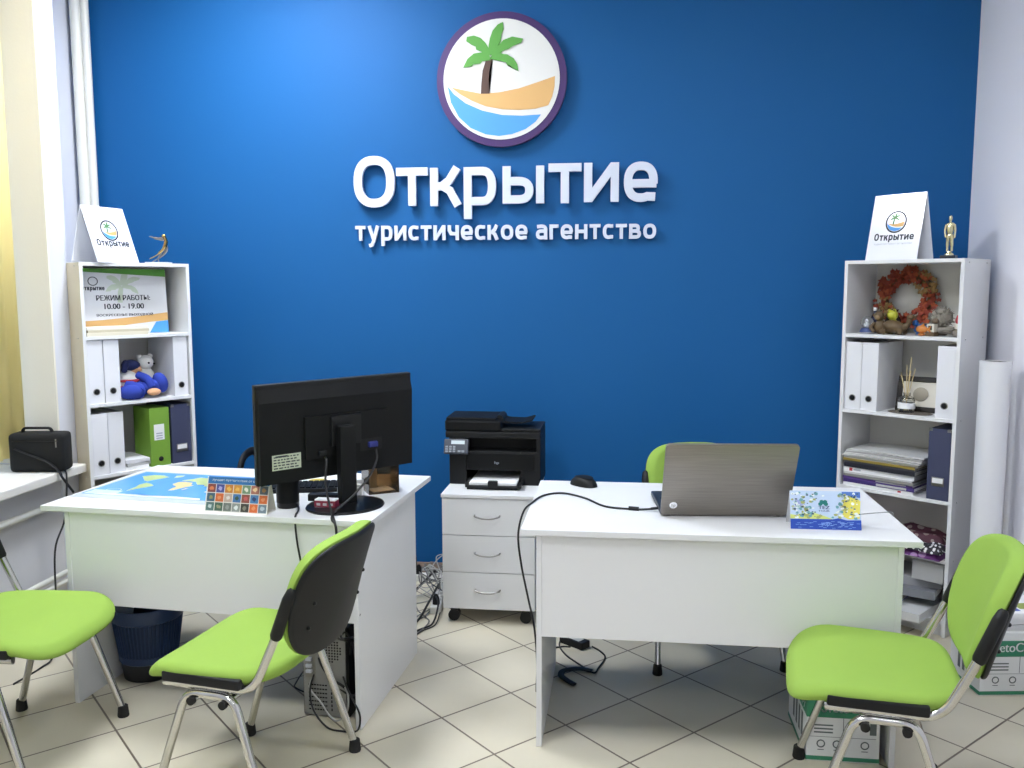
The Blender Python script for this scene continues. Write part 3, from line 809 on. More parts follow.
pane(b, [(x*.13+.212, z*.13+.17) for x, z in LOGO['trunk']], -.0003, M)
obj('palm_print', b, mat('sign_palm_pale', '#c2cdb9', .5), t)
b = B(); text(b, 'РЕЖИМ РАБОТЫ:', .083, .300, .150, .174, -.001, 0, .018, M=M); obj('title_lettering', b, INK, t, label='dark title lettering'); b = B(); text(b, '10.00 - 19.00', .113, .272, .112, .136, -.001, 0, .022, M=M); obj('hours_lettering', b, INK, t, label='dark hours lettering'); b = B(); text(b, 'ВОСКРЕСЕНЬЕ ВЫХОДНОЙ', .08, .308, .078, .094, -.001, 0, .018, M=M)
obj('note_lettering', b, INK, t, label='dark note lettering'); b = B()
word(b, WORD, .028, .118, .196, .015, .0036, -.0016, -.001, M)
for k in range(24):
    a0, a1 = 2*pi*k/24, 2*pi*(k+1)/24; r0, r1 = .02, .0165; c = (.074, .236)
    prism(b, [(c[0]+r0*cos(a0), c[1]+r0*sin(a0)), (c[0]+r0*cos(a1), c[1]+r0*sin(a1)), (c[0]+r1*cos(a1), c[1]+r1*sin(a1)), (c[0]+r1*cos(a0), c[1]+r1*sin(a0))], -.0014, -.0008, M)
obj('logo_lettering', b, INK, t, label='dark logo lettering')
# papers in front of the sign
for i, (c, h, dx, lb) in enumerate((('#d9d2bd', .016, 0, 'cream folder lying under the opening hours sign, bottom of its pile'), ('#c9c0a6', .012, .006, 'tan folder lying under the opening hours sign, middle of its pile'), ('#e3dfd4', .014, .002, 'pale folder lying under the opening hours sign, top of its pile'))):
    b = B(); x0 = .02
    box(b, 0, .29, 0, .088, 0, h, .001); box(b, .004, .285, .001, .086, h*.3, h*.7)
    o = obj('paper_folder', b, mat('folder_%d' % i, c, .7), None, loc=LBP(.022+dx, .006+.003*i, 1.332+(0, .0162, .0284)[i]), rz=LBA)
    tag(o, lb, 'folder', 'folders under the sign')
# plush toy in blue and white, slumped
t = thing('plush_toy', 'slumped plush doll in blue and white clothes between white binders', 'toy', LBP(.32, .10, LSH[1]), LBA)
PB = mat('plush_blue', '#2b3f9e', .95, bump=.5, bscale=300); PW_ = mat('plush_white', '#e4e2dc', .95, bump=.5, bscale=300); PK = mat('plush_skin', '#d9a57c', .95, bump=.4, bscale=300); PR = mat('plush_red', '#a8303a', .95)
b = B(); ell(b, (-.07, .03, .075), (.062, .055, .062), M=Matrix.Rotation(R(20), 4, 'Y')); body = obj('body', b, PW_, t, True, 'white and red striped body')
b = B()
for k in (-.018, .012): lathe(b, [(.056, -.007), (.0635, -.004), (.0635, .004), (.056, .007)], 24, (-.07+k*.3, .03, .075+k))
obj('stripe', b, PR, body, True, 'red stripe')
b = B(); ell(b, (-.03, .04, .14), (.036, .036, .034)); ell(b, (-.01, .012, .135), (.010, .010, .009)); obj('head', b, PK, t, True, 'tan head')
b = B(); ell(b, (-.042, .04, .155), (.044, .042, .03)); tube(b, spline([(-.07, .03, .17), (-.09, .0, .155), (-.10, -.01, .13)], 5), [.018]*5+[.014]*5+[.01], 10); obj('cap', b, mat('plush_navy', '#1c2450', .95), t, True, 'navy cap')
b = B(); tube(b, spline([(-.09, -.01, .06), (-.06, -.05, .045), (-.07, -.08, .03)], 6), [.034]*6+[.036]*6+[.034], 12); ell(b, (-.10, -.07, .038), (.055, .035, .036), M=Matrix.Rotation(R(-25), 4, 'Z')); obj('leg', b, PB, t, True, 'blue leg with boot')
b = B(); tube(b, spline([(-.04, .0, .05), (.01, -.03, .05), (.05, -.04, .06)], 6), [.034]*6+[.034]*6+[.03], 12); ell(b, (.065, -.04, .07), (.035, .038, .052), M=Matrix.Rotation(R(-18), 4, 'Y')); obj('leg', b, PB, t, True, 'blue leg with boot')
b = B(); tube(b, spline([(-.03, .0, .11), (.0, -.04, .09), (.012, -.06, .05)], 6), [.022]*6+[.02]*6+[.018], 10); obj('arm', b, PB, t, True, 'blue sleeve')
b = B(); ell(b, (.014, -.075, .03), (.034, .024, .018)); obj('hand', b, PK, t, True, 'tan hand')
t2 = thing('white_bear_toy', 'small white plush animal behind the blue plush doll', 'toy', LBP(.36, .17, LSH[1]), LBA)
b = B(); ell(b, (0, 0, .075), (.05, .045, .075)); ell(b, (0, -.01, .165), (.04, .038, .036)); ell(b, (-.028, -.005, .195), .014); ell(b, (.028, -.005, .195), .014); obj('body', b, PW_, t2, True)
b = B(); ell(b, (.028, -.048, .16), .005); ell(b, (0, -.05, .165), .005); obj('eyes', b, DARK, t2, True)
# white paper pile on the lower shelf of the left bookcase
for i in range(3):
    b = B(); box(b, -.058, .058, -.11, .11, 0, .016, .001); box(b, -.054, .054, -.107, .107, .003, .013)
    o = obj('paper_pile', b, [PAPER, PAPG, WBIND][i], None, loc=LBP(.236+.004*(i-1), .13, LSH[2]+.0165*i), rz=LBA+R((0, 3, -2)[i]))
    tag(o, 'white paper pad between binders and green box file, %s of three' % ('bottom', 'middle', 'top')[i], 'paper', 'paper pads in the left bookcase')
# dark box on the shelf below
b = B(); box(b, 0, .40, 0, .24, 0, .20, .006); tag(obj('storage_box', b, mat('dark_grey_card', '#3a3c40', .7), None, loc=LBP(.05, .03, LSH[3]), rz=LBA), 'dark grey box on the shelf below the binders, left bookcase', 'box')

# ---------------------------------------------------------------- right bookcase contents
ZT = RSH[0]
t = thing('leaf_wreath', 'wreath of red and orange leaves leaning in the right bookcase', 'wreath', RBP(.185, .25, ZT), RBA)
t.scale = (1.07, 1, 1.07)
M = Matrix.Translation((0, 0, .003)) @ Matrix.Rotation(R(-8), 4, 'X') @ Matrix.Translation((0, 0, .148))
b = B()
P = [M @ Vector((.102*cos(2*pi*k/40), 0, .102*sin(2*pi*k/40))) for k in range(41)]
tube(b, P, .018, 8); obj('twig_ring', b, mat('twig_brown', '#5f4630', .9, bump=.6, bscale=120), t, True)
lm = [mat('leaf_red', '#8f3a28', .8), mat('leaf_orange', '#a9522f', .8), mat('leaf_tan', '#9a7a4a', .8)]
b = B(); rnd = random.Random(3)
for k in range(250):
    a = rnd.uniform(0, 2*pi); rr = .105+rnd.uniform(-.036, .036); s = rnd.uniform(.011, .017); rot = rnd.uniform(0, 2*pi)
    star = []
    for j in range(10):
        q = s*(1 if j % 2 == 0 else .5); star.append((q*cos(rot+pi*j/5), q*sin(rot+pi*j/5)))
    mi = 2 if (R(10) < a < R(65) and rnd.random() < .7) or (R(180) < a < R(230) and rnd.random() < .6) else rnd.choice((0, 0, 1))
    dep = -.021-.010*rnd.random()*(1-abs(rr-.105)/.04)
    L = M @ Matrix.Translation((rr*cos(a), dep, rr*sin(a))) @ Matrix.Rotation(rnd.uniform(-.5, .5), 4, 'X') @ Matrix.Rotation(rnd.uniform(-.5, .5), 4, 'Z')
    prism(b, star, -.0015, .0015, L, mi)
obj('leaves', b, lm, t, kind=None)
def fig(name, label, cat, x, y, rz=0, z=ZT): return thing(name, label, cat, RBP(x, y, z), RBA+rz, 'souvenirs on the top shelf of the right bookcase')
BRZ = mat('brown_resin', '#5d4a30', .55, bump=.4, bscale=150); CRM = mat('cream_ceramic', '#d8d2c4', .35); BLU = mat('blue_ceramic', '#2e5f9c', .3); YEL = mat('yellow_green_ceramic', '#b8b83a', .4); GRYF = mat('grey_shell', '#8b857a', .8, bump=.6, bscale=180); ORG = mat('orange_ceramic', '#c47a35', .4); REDC = mat('red_ceramic', '#b5303a', .35)
t = fig('snow_globe', 'small snow globe with blue base at left end of souvenir shelf', 'snow globe', .085, .07)
b = B(); lathe(b, [(0, 0), (.03, 0), (.032, .008), (.026, .022), (.022, .026), (0, .026)], 24); obj('base', b, mat('globe_base', '#3a4a78', .4), t, True)
b = B(); lathe(b, [(.0305, .002), (.0335, .004), (.0305, .006)], 24); obj('base_band', b, CRM, t, True)
b = B(); ell(b, (0, 0, .052), .029); obj('globe', b, glass_mat('globe_glass', '#f4f7fb', ior=1.12), t, True)
b = B(); ell(b, (0, 0, .042), (.014, .014, .012)); ell(b, (0, -.002, .058), .009); obj('snowman', b, PAPER, t, True)
t = fig('small_bottle', 'tiny dark bottle with white cap behind the snow globe', 'bottle', .083, .155)
b = B(); lathe(b, [(0, 0), (.016, 0), (.017, .01), (.017, .075), (.008, .095), (.008, .105), (0, .105)], 20); obj('bottle_body', b, mat('bottle_navy', '#1d2342', .2), t, True)
b = B(); cyl(b, (0, 0, .112), .009, .016); obj('cap', b, PAPER, t, True)
t = fig('monkey_figurine', 'brown seated monkey figurine beside the snow globe', 'figurine', .142, .085)
b = B(); ell(b, (0, 0, .032), (.028, .026, .034)); ell(b, (-.004, -.006, .082), (.023, .022, .024)); ell(b, (-.03, 0, .085), (.007, .005, .009)); ell(b, (.02, 0, .088), (.007, .005, .009)); tube(b, spline([(-.024, -.01, .05), (-.034, -.025, .03), (-.015, -.03, .012)], 5), .008, 8); tube(b, spline([(.024, -.01, .05), (.034, -.025, .03), (.015, -.03, .012)], 5), .008, 8); obj('body', b, BRZ, t, True)
b = B(); ell(b, (-.005, -.022, .078), (.013, .008, .012)); obj('face', b, mat('tan_resin', '#8a7350', .6), t, True)
t = fig('dark_vase', 'dark squat vase standing behind the brown monkey', 'vase', .165, .165)
b = B(); lathe(b, [(0, 0), (.02, 0), (.034, .03), (.036, .06), (.022, .09), (.018, .10), (.025, .112), (.02, .112), (.014, .10), (.0, .09)], 24); obj('vase_body', b, mat('dark_glaze', '#2c2622', .25), t, True)
t = fig('frog_figurine', 'yellow green frog figurine in front of the wreath', 'figurine', .185, .115)
t.scale = (.85, .85, .95)
b = B(); ell(b, (0, 0, .04), (.026, .024, .04)); ell(b, (0, -.005, .092), (.03, .025, .024)); ell(b, (-.014, -.012, .113), .009); ell(b, (.014, -.012, .113), .009); ell(b, (-.026, -.01, .016), (.012, .022, .016)); ell(b, (.026, -.01, .016), (.012, .022, .016)); obj('body', b, YEL, t, True)
b = B(); ell(b, (-.014, -.019, .115), .0035); ell(b, (.014, -.019, .115), .0035); obj('eyes', b, DARK, t, True)
t = fig('turtle_figurine', 'brown carved turtle figurine at the front of the souvenir shelf', 'figurine', .222, .05)
b = B(); ell(b, (0, 0, .036), (.052, .036, .03), M=Matrix.Rotation(R(12), 4, 'Y')); obj('shell', b, BRZ, t, True)
b = B(); tube(b, spline([(.04, 0, .03), (.062, 0, .05), (.07, -.004, .075)], 5), [.014]*4+[.012]*4+[.012]*3, 10); ell(b, (.074, -.005, .082), (.018, .014, .012)); obj('head', b, BRZ, t, True)
for x, y in ((-.036, -.026), (.034, -.026), (-.036, .024), (.034, .024)):
    b = B(); tube(b, [(x, y, .026), (x*1.15, y*1.15, .004)], [.013, .010], 8); obj('leg', b, BRZ, t, True)
t = fig('blue_bird_figurine', 'small blue and white bird figurine right of the turtle', 'figurine', .325, .085)
b = B(); ell(b, (0, 0, .03), (.03, .02, .022), M=Matrix.Rotation(R(-20), 4, 'Y')); ell(b, (-.022, -.004, .055), .014); tube(b, [(.02, 0, .03), (.045, 0, .05)], [.012, .004], 8); ell(b, (0, 0, .006), (.02, .016, .006)); obj('body', b, BLU, t, True)
b = B(); tube(b, [(-.033, -.008, .054), (-.044, -.011, .052)], [.004, .001], 6); obj('beak', b, ORG, t, True)
t = fig('orange_fish_figurine', 'orange fish figurine at the front edge right of the turtle', 'figurine', .348, .042)
b = B(); ell(b, (0, 0, .03), (.026, .012, .017)); prism(b, [(.02, .03), (.04, .046), (.036, .03), (.04, .014)], -.004, .004); ell(b, (0, 0, .007), (.016, .014, .007)); prism(b, [(-.008, .044), (.012, .044), (.008, .056)], -.003, .003); obj('body', b, ORG, t, True)
t = fig('souvenir_cube', 'small white cube souvenir with dark square at shelf front', 'souvenir', .388, .055, R(-15))
b = B(); box(b, -.018, .018, -.014, .014, .018, .054, .003); obj('cube', b, CRM, t)
b = B(); box(b, -.009, .009, -.015, -.0135, .028, .046); obj('window_mark', b, DARK, t)
b = B(); box(b, -.022, .022, -.018, .018, 0, .018, .003); obj('foot', b, BRZ, t)
t = fig('hedgehog_figurine', 'round grey hedgehog figurine at right of the wreath', 'figurine', .395, .135)
b = B(); rnd = random.Random(5); ell(b, (0, 0, .078), (.048, .042, .046))
for k in range(150):
    z = rnd.uniform(-.6, 1); a = rnd.uniform(0, 2*pi); r = sqrt(max(0, 1-z*z)); d = Vector((r*cos(a), r*sin(a), z))
    c = Vector((d.x*.046, d.y*.040, .078+d.z*.044)); tube(b, [c, c+d*.012], [.003, .0006], 4)
obj('spines', b, GRYF, t, True)
b = B(); ell(b, (0, 0, .022), (.04, .034, .024)); ell(b, (-.01, -.038, .065), (.016, .014, .014)); obj('belly', b, mat('grey_brown_resin', '#6a5c4c', .7), t, True)
t = fig('red_figurine', 'small red and white figurine at the right end of the souvenir shelf', 'figurine', .478, .11)
b = B(); lathe(b, [(0, 0), (.022, 0), (.02, .03), (.012, .056), (0, .056)], 20); obj('body', b, CRM, t, True)
b = B(); ell(b, (0, 0, .066), .014); lathe(b, [(.0155, .07), (.008, .092), (0, .098)], 16); obj('hat', b, REDC, t, True)
t = fig('shell_souvenir', 'patterned grey seashell at the front right corner of the souvenir shelf', 'shell', .452, .052)
t.scale = (.9, .9, .9)
b = B(); tube(b, [(.045*cos(a)*(1-a/14), -.0+.03*sin(a)*(1-a/14), .02+.0035*a) for a in [i*.35 for i in range(32)]], [.018*(1-i/36) for i in range(32)], 8); obj('spiral', b, GRYF, t, True)

# shelf 2: frame, diffuser, doily
Z2 = RSH[1]
t = thing('picture_frame', 'dark framed picture leaning behind the reed diffuser', 'picture frame', RBP(.315, .135, Z2), RBA+R(6))
t.scale = (1.1, 1, 1.1)
M = Matrix.Rotation(R(-16), 4, 'X')
b = B()
for (x0, x1, z0, z1) in ((-.095, .095, 0, .022), (-.095, .095, .128, .15), (-.095, -.073, .022, .128), (.073, .095, .022, .128)): box(b, x0, x1, -.008, .008, z0, z1, .003, M=M)
obj('frame', b, mat('dark_wood', '#1b1511', .4, spec=.3), t)
b = B(); box(b, -.073, .073, .0, .004, .022, .128, M=M); obj('mount', b, CRM, t)
b = B(); lathe(b, [(0, 0), (.03, 0), (.03, .0015), (.026, .003), (0, .003)], 24, M=M @ Matrix.Translation((0, -.002, .075)) @ Matrix.Rotation(pi/2, 4, 'X')); obj('medallion', b, mat('pewter', '#8d8678', .5, metal=.4), t, True)
b = B(); box(b, -.02, .02, .075, .078, .0, .11, M=Matrix.Rotation(R(14), 4, 'X')); obj('easel_leg', b, mat('dark_wood', '#1b1511', .4, spec=.3), t)
t = thing('doily', 'dark patterned lace doily under the reed diffuser', 'doily', RBP(.30, .075, Z2))
b = B()
for r in (.018, .034, .05, .064):
    tube(b, [(r*cos(2*pi*k/40)*1.5, r*sin(2*pi*k/40), .0018) for k in range(41)], .0015, 6)
for k in range(28): a = 2*pi*k/28; tube(b, [(.012*cos(a), .008*sin(a), .0018), (.066*cos(a)*1.5, .066*sin(a), .0018)], .0010, 5)
o = obj('lace', b, mat('doily_dark', '#6b645b', .9), t, True); t.rotation_euler.z = RBA
t = thing('reed_diffuser', 'glass reed diffuser with sticks in the right bookcase', 'diffuser', RBP(.285, .07, Z2+.004), RBA)
t.scale = (1.2, 1.2, 1.25)
b = B(); lathe(b, [(0, 0), (.027, 0), (.030, .004), (.030, .045), (.026, .055), (.013, .060), (.013, .072), (.011, .072), (.011, .060), (.024, .052), (.027, .044), (.027, .006), (0, .005)], 28); obj('jar', b, glass_mat('jar_glass', '#f1f1ee'), t, True)
b = B(); lathe(b, [(0, .006), (.0265, .006), (.0265, .028), (0, .028)], 24); obj('liquid', b, glass_mat('oil', '#e8e0c4', ior=1.33), t, True)
b = B(); lathe(b, [(.0305, .014), (.031, .014), (.031, .036), (.0305, .036)], 28); obj('label_band', b, PAPER, t, True)
for k, (dx, dy, l) in enumerate(((-.026, 0, .145), (-.010, .012, .17), (.012, -.004, .20), (.022, .012, .16), (.002, .02, .15))):
    b = B(); tube(b, [(-dx*.25, -dy*.25, .008), (dx, dy, l)], .0016, 6); obj('reed', b, mat('reed_wood', '#d6c08e', .7), t, True)

# shelf 3: pile of magazines and newspapers
Z3 = RSH[2]; z = Z3
MG = [('#e2e2e0', .012, .33, 'white magazine with small red mark at the bottom of the pile'), ('#41306f', .014, .335, 'thick purple magazine second from the bottom of the pile'), ('#5b3f86', .010, .33, 'thinner purple magazine third from the bottom of the pile'),
      ('#8c8a86', .010, .33, 'grey magazine below the thick white one in the pile'), ('#c9c9c7', .006, .325, 'pale thin magazine just under the thick white one'), ('#ececec', .019, .33, 'thick white catalogue with red mark in middle of the pile'),
      ('#23232e', .017, .335, 'black magazine directly on the thick white catalogue'), ('#3a3a44', .008, .34, 'dark grey magazine under the gold edged one'), ('#8d7a35', .009, .34, 'gold edged magazine near the top of the pile'), ('#c8c8c0', .008, .345, 'pale magazine on the gold edged one')]
rnd = random.Random(11)
for i, (c, h, L, lb) in enumerate(MG):
    h *= 1.22
    t = thing('magazine', lb, 'magazine', RBP(.022+rnd.uniform(0, .008), .008+rnd.uniform(0, .012), z), RBA+R(rnd.uniform(-1.5, .5)), 'magazine pile in the right bookcase')
    m = mat('mag_%d' % i, c, .45)
    b = B(); box(b, 0, L, 0, .0016, 0, h); box(b, 0, L, .0016, .235, 0, .0012); box(b, 0, L, .0016, .235, h-.0012, h); obj('cover', b, m, t)
    b = B(); box(b, .002, L-.003, .0016, .232, .0012, h-.0012); obj('pages', b, PAPG if i in (3, 6, 7) else PAPER, t)
    if i == 5:
        b = B(); box(b, .03, .045, -.0004, 0, .004, h-.004); obj('spine_mark', b, REDC, t)
        b = B(); box(b, .05, .085, -.0004, 0, .008, h-.008); obj('spine_print', b, INKG, t)
    if i in (0, 1, 2):
        b = B(); box(b, .16 if i != 0 else .26, .30 if i != 0 else .275, -.0004, 0, .0035, h-.0035); obj('spine_print', b, PAPG if i else REDC, t)
    z += h+.0003
for i in range(4):
    b = B(); N = 12
    L = .36; D = .25; h = .007
    vs = {}
    for k in range(N+1):
        for j in range(2):
            for s in range(2):
                u = k/N
                vs[k, j, s] = b.verts.new((u*L, j*D, s*h+.004*sin(u*pi)*(i+1)*.4+.006*max(0, u-.8)*i))
    for k in range(N):
        b.faces.new((vs[k, 0, 0], vs[k+1, 0, 0], vs[k+1, 0, 1], vs[k, 0, 1])); b.faces.new((vs[k, 1, 0], vs[k, 1, 1], vs[k+1, 1, 1], vs[k+1, 1, 0]))
        b.faces.new((vs[k, 0, 1], vs[k+1, 0, 1], vs[k+1, 1, 1], vs[k, 1, 1])); b.faces.new((vs[k, 0, 0], vs[k, 1, 0], vs[k+1, 1, 0], vs[k+1, 0, 0]))
    for k in (0, N): b.faces.new((vs[k, 0, 0], vs[k, 0, 1], vs[k, 1, 1], vs[k, 1, 0]))
    o = obj('newspaper', b, mat('newsprint_%d' % i, ('#b9b8b4', '#cfcecb', '#a9a8a6', '#c4c4c2')[i], .85, var=.12, vscale=60), None, True, loc=RBP(.022+.004*i, .006+.005*i, z+.0003), rz=RBA+R((-.5, .4, -1, .2)[i]))
    tag(o, ('grey newspaper lying lowest on the magazines', 'pale newspaper second above the magazines', 'darker grey newspaper just below the topmost one', 'topmost grey newspaper on the magazine pile')[i], 'newspaper', 'newspapers on the magazine pile')
    z += h+.0005
# shelf 4: folded purple cloth bags
Z4 = RSH[3]
def cloth(label, x0, x1, y0, y1, h, z, seed, m, cat='bag'):
    b = B(); N = 16; g = []
    for i in range(N+1):
        row = []
        for j in range(N+1):
            u, v = i/N, j/N
            e = min(1, min(u, 1-u, v, 1-v)*6)**.5
            zz = h*e*(.72+.5*noise.noise(Vector((u*4+seed, v*4, seed))))+.001
            row.append(b.verts.new((x0+(x1-x0)*u+.006*noise.noise(Vector((u*3, v*3, seed+5))), y0+(y1-y0)*v+.008*noise.noise(Vector((u*3, v*3, seed+9))), max(.001, zz))))
        g.append(row)
    for i in range(N):
        for j in range(N):
            f = b.faces.new((g[i][j], g[i+1][j], g[i+1][j+1], g[i][j+1])); f.smooth = True
    per = [g[i][0] for i in range(N+1)]+[g[N][j] for j in range(1, N+1)]+[g[i][N] for i in range(N-1, -1, -1)]+[g[0][j] for j in range(N-1, 0, -1)]
    bot = [b.verts.new((v.co.x, v.co.y, 0)) for v in per]; n = len(per)
    for i in range(n): b.faces.new((per[i], bot[i], bot[(i+1) % n], per[(i+1) % n]))
    b.faces.new(bot)
    o = obj('cloth_bag', b, m, None, loc=RBP(0, 0, z), rz=RBA)
    return tag(o, label, cat, 'folded cloth on the fourth shelf')
def pattern_mat(name, c1, c2, sc):
    m = bpy.data.materials.new(name); m.use_nodes = True; nt = m.node_tree; bs = nt.nodes['Principled BSDF']; bs.inputs['Roughness'].default_value = .7
    tc = nt.nodes.new('ShaderNodeTexCoord'); v = nt.nodes.new('ShaderNodeTexVoronoi'); v.inputs['Scale'].default_value = sc
    r = nt.nodes.new('ShaderNodeValToRGB'); r.color_ramp.interpolation = 'CONSTANT'; r.color_ramp.elements[0].color = lin(c2); r.color_ramp.elements[1].color = lin(c1); r.color_ramp.elements[1].position = .38
    nt.links.new(tc.outputs['Object'], v.inputs['Vector']); nt.links.new(v.outputs['Distance'], r.inputs[0]); nt.links.new(r.outputs[0], bs.inputs['Base Color'])
    return m
cloth('folded purple patterned bag on the fourth shelf, right bookcase', .06, .50, -.03, .27, .06, Z4, 2.3, pattern_mat('purple_pattern', '#5a1f66', '#a07aa8', 22))
cloth('dark red patterned cloth folded on top of the purple bag', .18, .47, .09, .25, .05, Z4+.04, 6.1, pattern_mat('dark_red_pattern', '#4a2330', '#8f7f7a', 30))
cloth('black and white patterned cloth at the front of the fourth shelf', .33, .505, -.035, .05, .04, Z4+.03, 9.7, pattern_mat('black_white_pattern', '#27242c', '#d8d6d8', 60))
# bottom shelf: files and papers
t = thing('grey_carton', 'grey open carton on the folder heap at the bottom of the right bookcase', 'carton', RBP(.37, .01, RSH[4]+.162), RBA)
b = B(); box(b, 0, .135, 0, .20, 0, .085, .002); obj('body', b, mat('grey_card', '#a8a8a6', .7), t)
b = B(); prism(b, [(0, 0), (.135, 0), (.14, .06), (.0, .06)], -.002, .0, Matrix.Translation((0, 0, .085)) @ Matrix.Rotation(R(-60), 4, 'X')); obj('flap', b, MATS['grey_card'], t)
for i in range(4):
    t = thing('document_folder', ('lowest white folder in the slanting heap beside the right desk', 'blue folder in the slanting heap, beside the right desk leg', 'third grey folder in the slanting heap beside the right desk', 'top grey folder of the slanting heap beside the right desk')[i], 'folder', RBP(.165+.012*i-(.13 if i == 1 else 0), -.10+.03*i, RSH[4]+.040*i), RBA+R(5*i), 'folder heap in the right bookcase')
    b = B(); box(b, 0, .29, 0, .003, 0, .038); box(b, 0, .29, .003, .25, 0, .002); box(b, 0, .29, .003, .25, .036, .038); obj('cover', b, [mat('white_card', '#d5d5d3', .5), mat('blue_card', '#27409a', .5), mat('grey_card3', '#7d7f84', .6), mat('grey_card4', '#9c9da0', .6)][i], t)
    b = B(); box(b, .003, .287, .004, .245, .002, .036); obj('papers', b, PAPER, t)

# ---------------------------------------------------------------- roll leaning beside the right bookcase
b = B(); N = 44; ri = []; T = 2*pi*1.35
for k in range(N+1):
    a = T*k/N; r = .060-.010*k/N
    for_ = (cos(a+2.3), sin(a+2.3))
    ri.append([b.verts.new((for_[0]*(r+d), for_[1]*(r+d), z)) for d, z in ((0, 0), (.0025, 0), (.0025, 1.245), (0, 1.245))])
for p, q in zip(ri, ri[1:]):
    for k in range(4):
        f = b.faces.new((p[k], p[(k+1) % 4], q[(k+1) % 4], q[k])); f.smooth = k in (1, 3)
b.faces.new(ri[0]); b.faces.new(ri[-1][::-1])
t = thing('plastic_roll', 'tall white rolled sheet standing between bookcase and right wall', 'roll', (1.552, 3.868, 0))
obj('rolled_sheet', b, mat('white_film', '#dcdcde', .35), t, True)
b = B(); cyl(b, (0, 0, 1.235), .0475, .012, 'z', 32); obj('inner_shade_disc', b, DARK, t, label='painted shade inside the roll end')  # dark disc paints in the shade inside the open roll

# ---------------------------------------------------------------- paper boxes
BG = mat('box_green', '#2f7d5c', .5); BXW = mat('box_white', '#d9dad8', .55)
def paper_box(label, loc, rz, tx, W=.305, D=.225, H=.27):
    t = thing('paper_box', label, 'box', loc, rz, 'copy paper boxes')
    b = B(); box(b, 0, W, 0, D, 0, H, .003); obj('carton', b, BXW, t)
    b = B(); box(b, -.001, W+.001, -.001, D+.001, .004, .018, .001); obj('base_band', b, BG, t, label='green band along the base')
    b = B(); box(b, -.0012, W+.0012, -.0012, D+.0012, H*.62, H*.87); obj('brand_band', b, BG, t, label='green printed band')
    b = B(); text(b, 'SvetoCopy', W*tx[0], W*tx[1], H*.65, H*.84, -.0017, 0, .01)
    Mx = Matrix.Rotation(-pi/2, 4, 'Z') @ Matrix.Translation((-D, 0, 0))
    obj('front_lettering', b, PAPER, t, label='white front lettering'); b = B()
    text(b, 'SvetoCopy', D*.08, D*.92, H*.66, H*.82, -.0017, 0, .01, M=Mx)
    obj('side_lettering', b, PAPER, t, label='white side lettering')
    b = B(); box(b, W*.5-.001, W*.5+.001, -.0006, 0, H*.36, H*.64); box(b, W*.05, W*.95, -.0006, 0, H*.345, H*.35)
    for k, x in enumerate((.2, .42, .8)):
        lathe(b, [(.010, -.0004), (.014, -.0004), (.014, .0004), (.010, .0004)], 14, (W*x, -.0005, H*.25), M=Matrix.Rotation(pi/2, 4, 'X')); box(b, W*x-.010, W*x+.010, -.0006, 0, H*.16, H*.17)
    box(b, W*.86, W*.95, -.0006, 0, H*.40, H*.56)
    for k in range(3): box(b, W*.1, W*.36, -.0006, 0, H*(.4+.05*k), H*(.42+.05*k))
    for k in range(4): box(b, -.0006, 0, D*(.2+.15*k), D*(.28+.15*k), H*.2, H*.55)
    obj('printing', b, mat('box_grey_print', '#5c6462', .6), t, label='grey printed marks')
    return t
paper_box('white and green paper box under the right desk behind the chair', (.622, 2.85, 0), 0, (.2, .95), .232, .305, .245)
paper_box('white and green paper box on the floor by the right wall', (1.372, 3.40, 0), R(8), (.10, .76), .30, .22, .25)
t = thing('paper_stack', 'white papers lying on the paper box by the right wall', 'paper', (1.375, 3.41, .2505), R(10))
for k in range(3):
    b = B(); box(b, 0, .28, 0, .2, .024*k, .024*k+.0225, M=Matrix.Rotation(R((0, 2, -2)[k]), 4, 'Z')); obj('sheet_pad', b, [PAPG, PAPER, PAPER][k], t)
b = B(); box(b, .06, .16, .02, .12, .0706, .071); obj('print', b, mat('print_blue', '#4557a8', .6), t)
b = B(); box(b, .17, .25, .04, .10, .0706, .071); obj('print', b, mat('print_olive', '#8f9a4a', .6), t)

# ---------------------------------------------------------------- left desk items
MA = R(44)
t = thing('computer_monitor', 'large black monitor seen from behind on the left desk', 'monitor', (-1.0025, 3.0420, 0.7600), MA)
# local: x along the screen, -y towards the viewer (back of the screen)
b = B(); lathe(b, [(0, 0), (.148, 0), (.15, .003), (.147, .009), (.06, .014), (0, .014)], 56, M=Matrix.Translation((.014, 0, 0)) @ Matrix.Diagonal((.97, .86, 1, 1))); obj('foot', b, BLKG, t, True)
b = B(); box(b, -.008, .055, -.018, .022, .01, .30, .008); obj('neck', b, BLKM, t)
TM = Matrix.Translation((.02, .065, .285)) @ Matrix.Rotation(R(3), 4, 'X') @ Matrix.Rotation(R(-.9), 4, 'Y')
b = B(); box(b, -.31, .31, -.005, .022, -.18, .18, .005, M=TM); obj('bezel', b, BLK, t)
b = B(); box(b, -.296, .296, .0222, .0226, -.162, .166, M=TM); obj('screen', b, BLKG, t)
b = B()
tt = bmesh.new()
o_ = [tt.verts.new((x, -.005, z)) for x, z in ((-.305, -.175), (.305, -.175), (.305, .165), (-.305, .165))]
i_ = [tt.verts.new((x, -.024, z)) for x, z in ((-.304, -.174), (.304, -.174), (.304, .118), (-.304, .118))]
tt.faces.new(i_)
for k in range(4): tt.faces.new((o_[k], o_[(k+1) % 4], i_[(k+1) % 4], i_[k]))
tt.faces.new(o_[::-1]); merge(b, tt, TM)
prism(b, [(-.14, -.10), (.16, -.10), (.19, .055), (-.14, .055)], -.036, -.026, TM)
rear = obj('rear_housing', b, BLKM, t)
b = B(); box(b, -.045, .075, -.048, -.034, -.06, .05, .004, M=TM); obj('mount_plate', b, BLK, t)
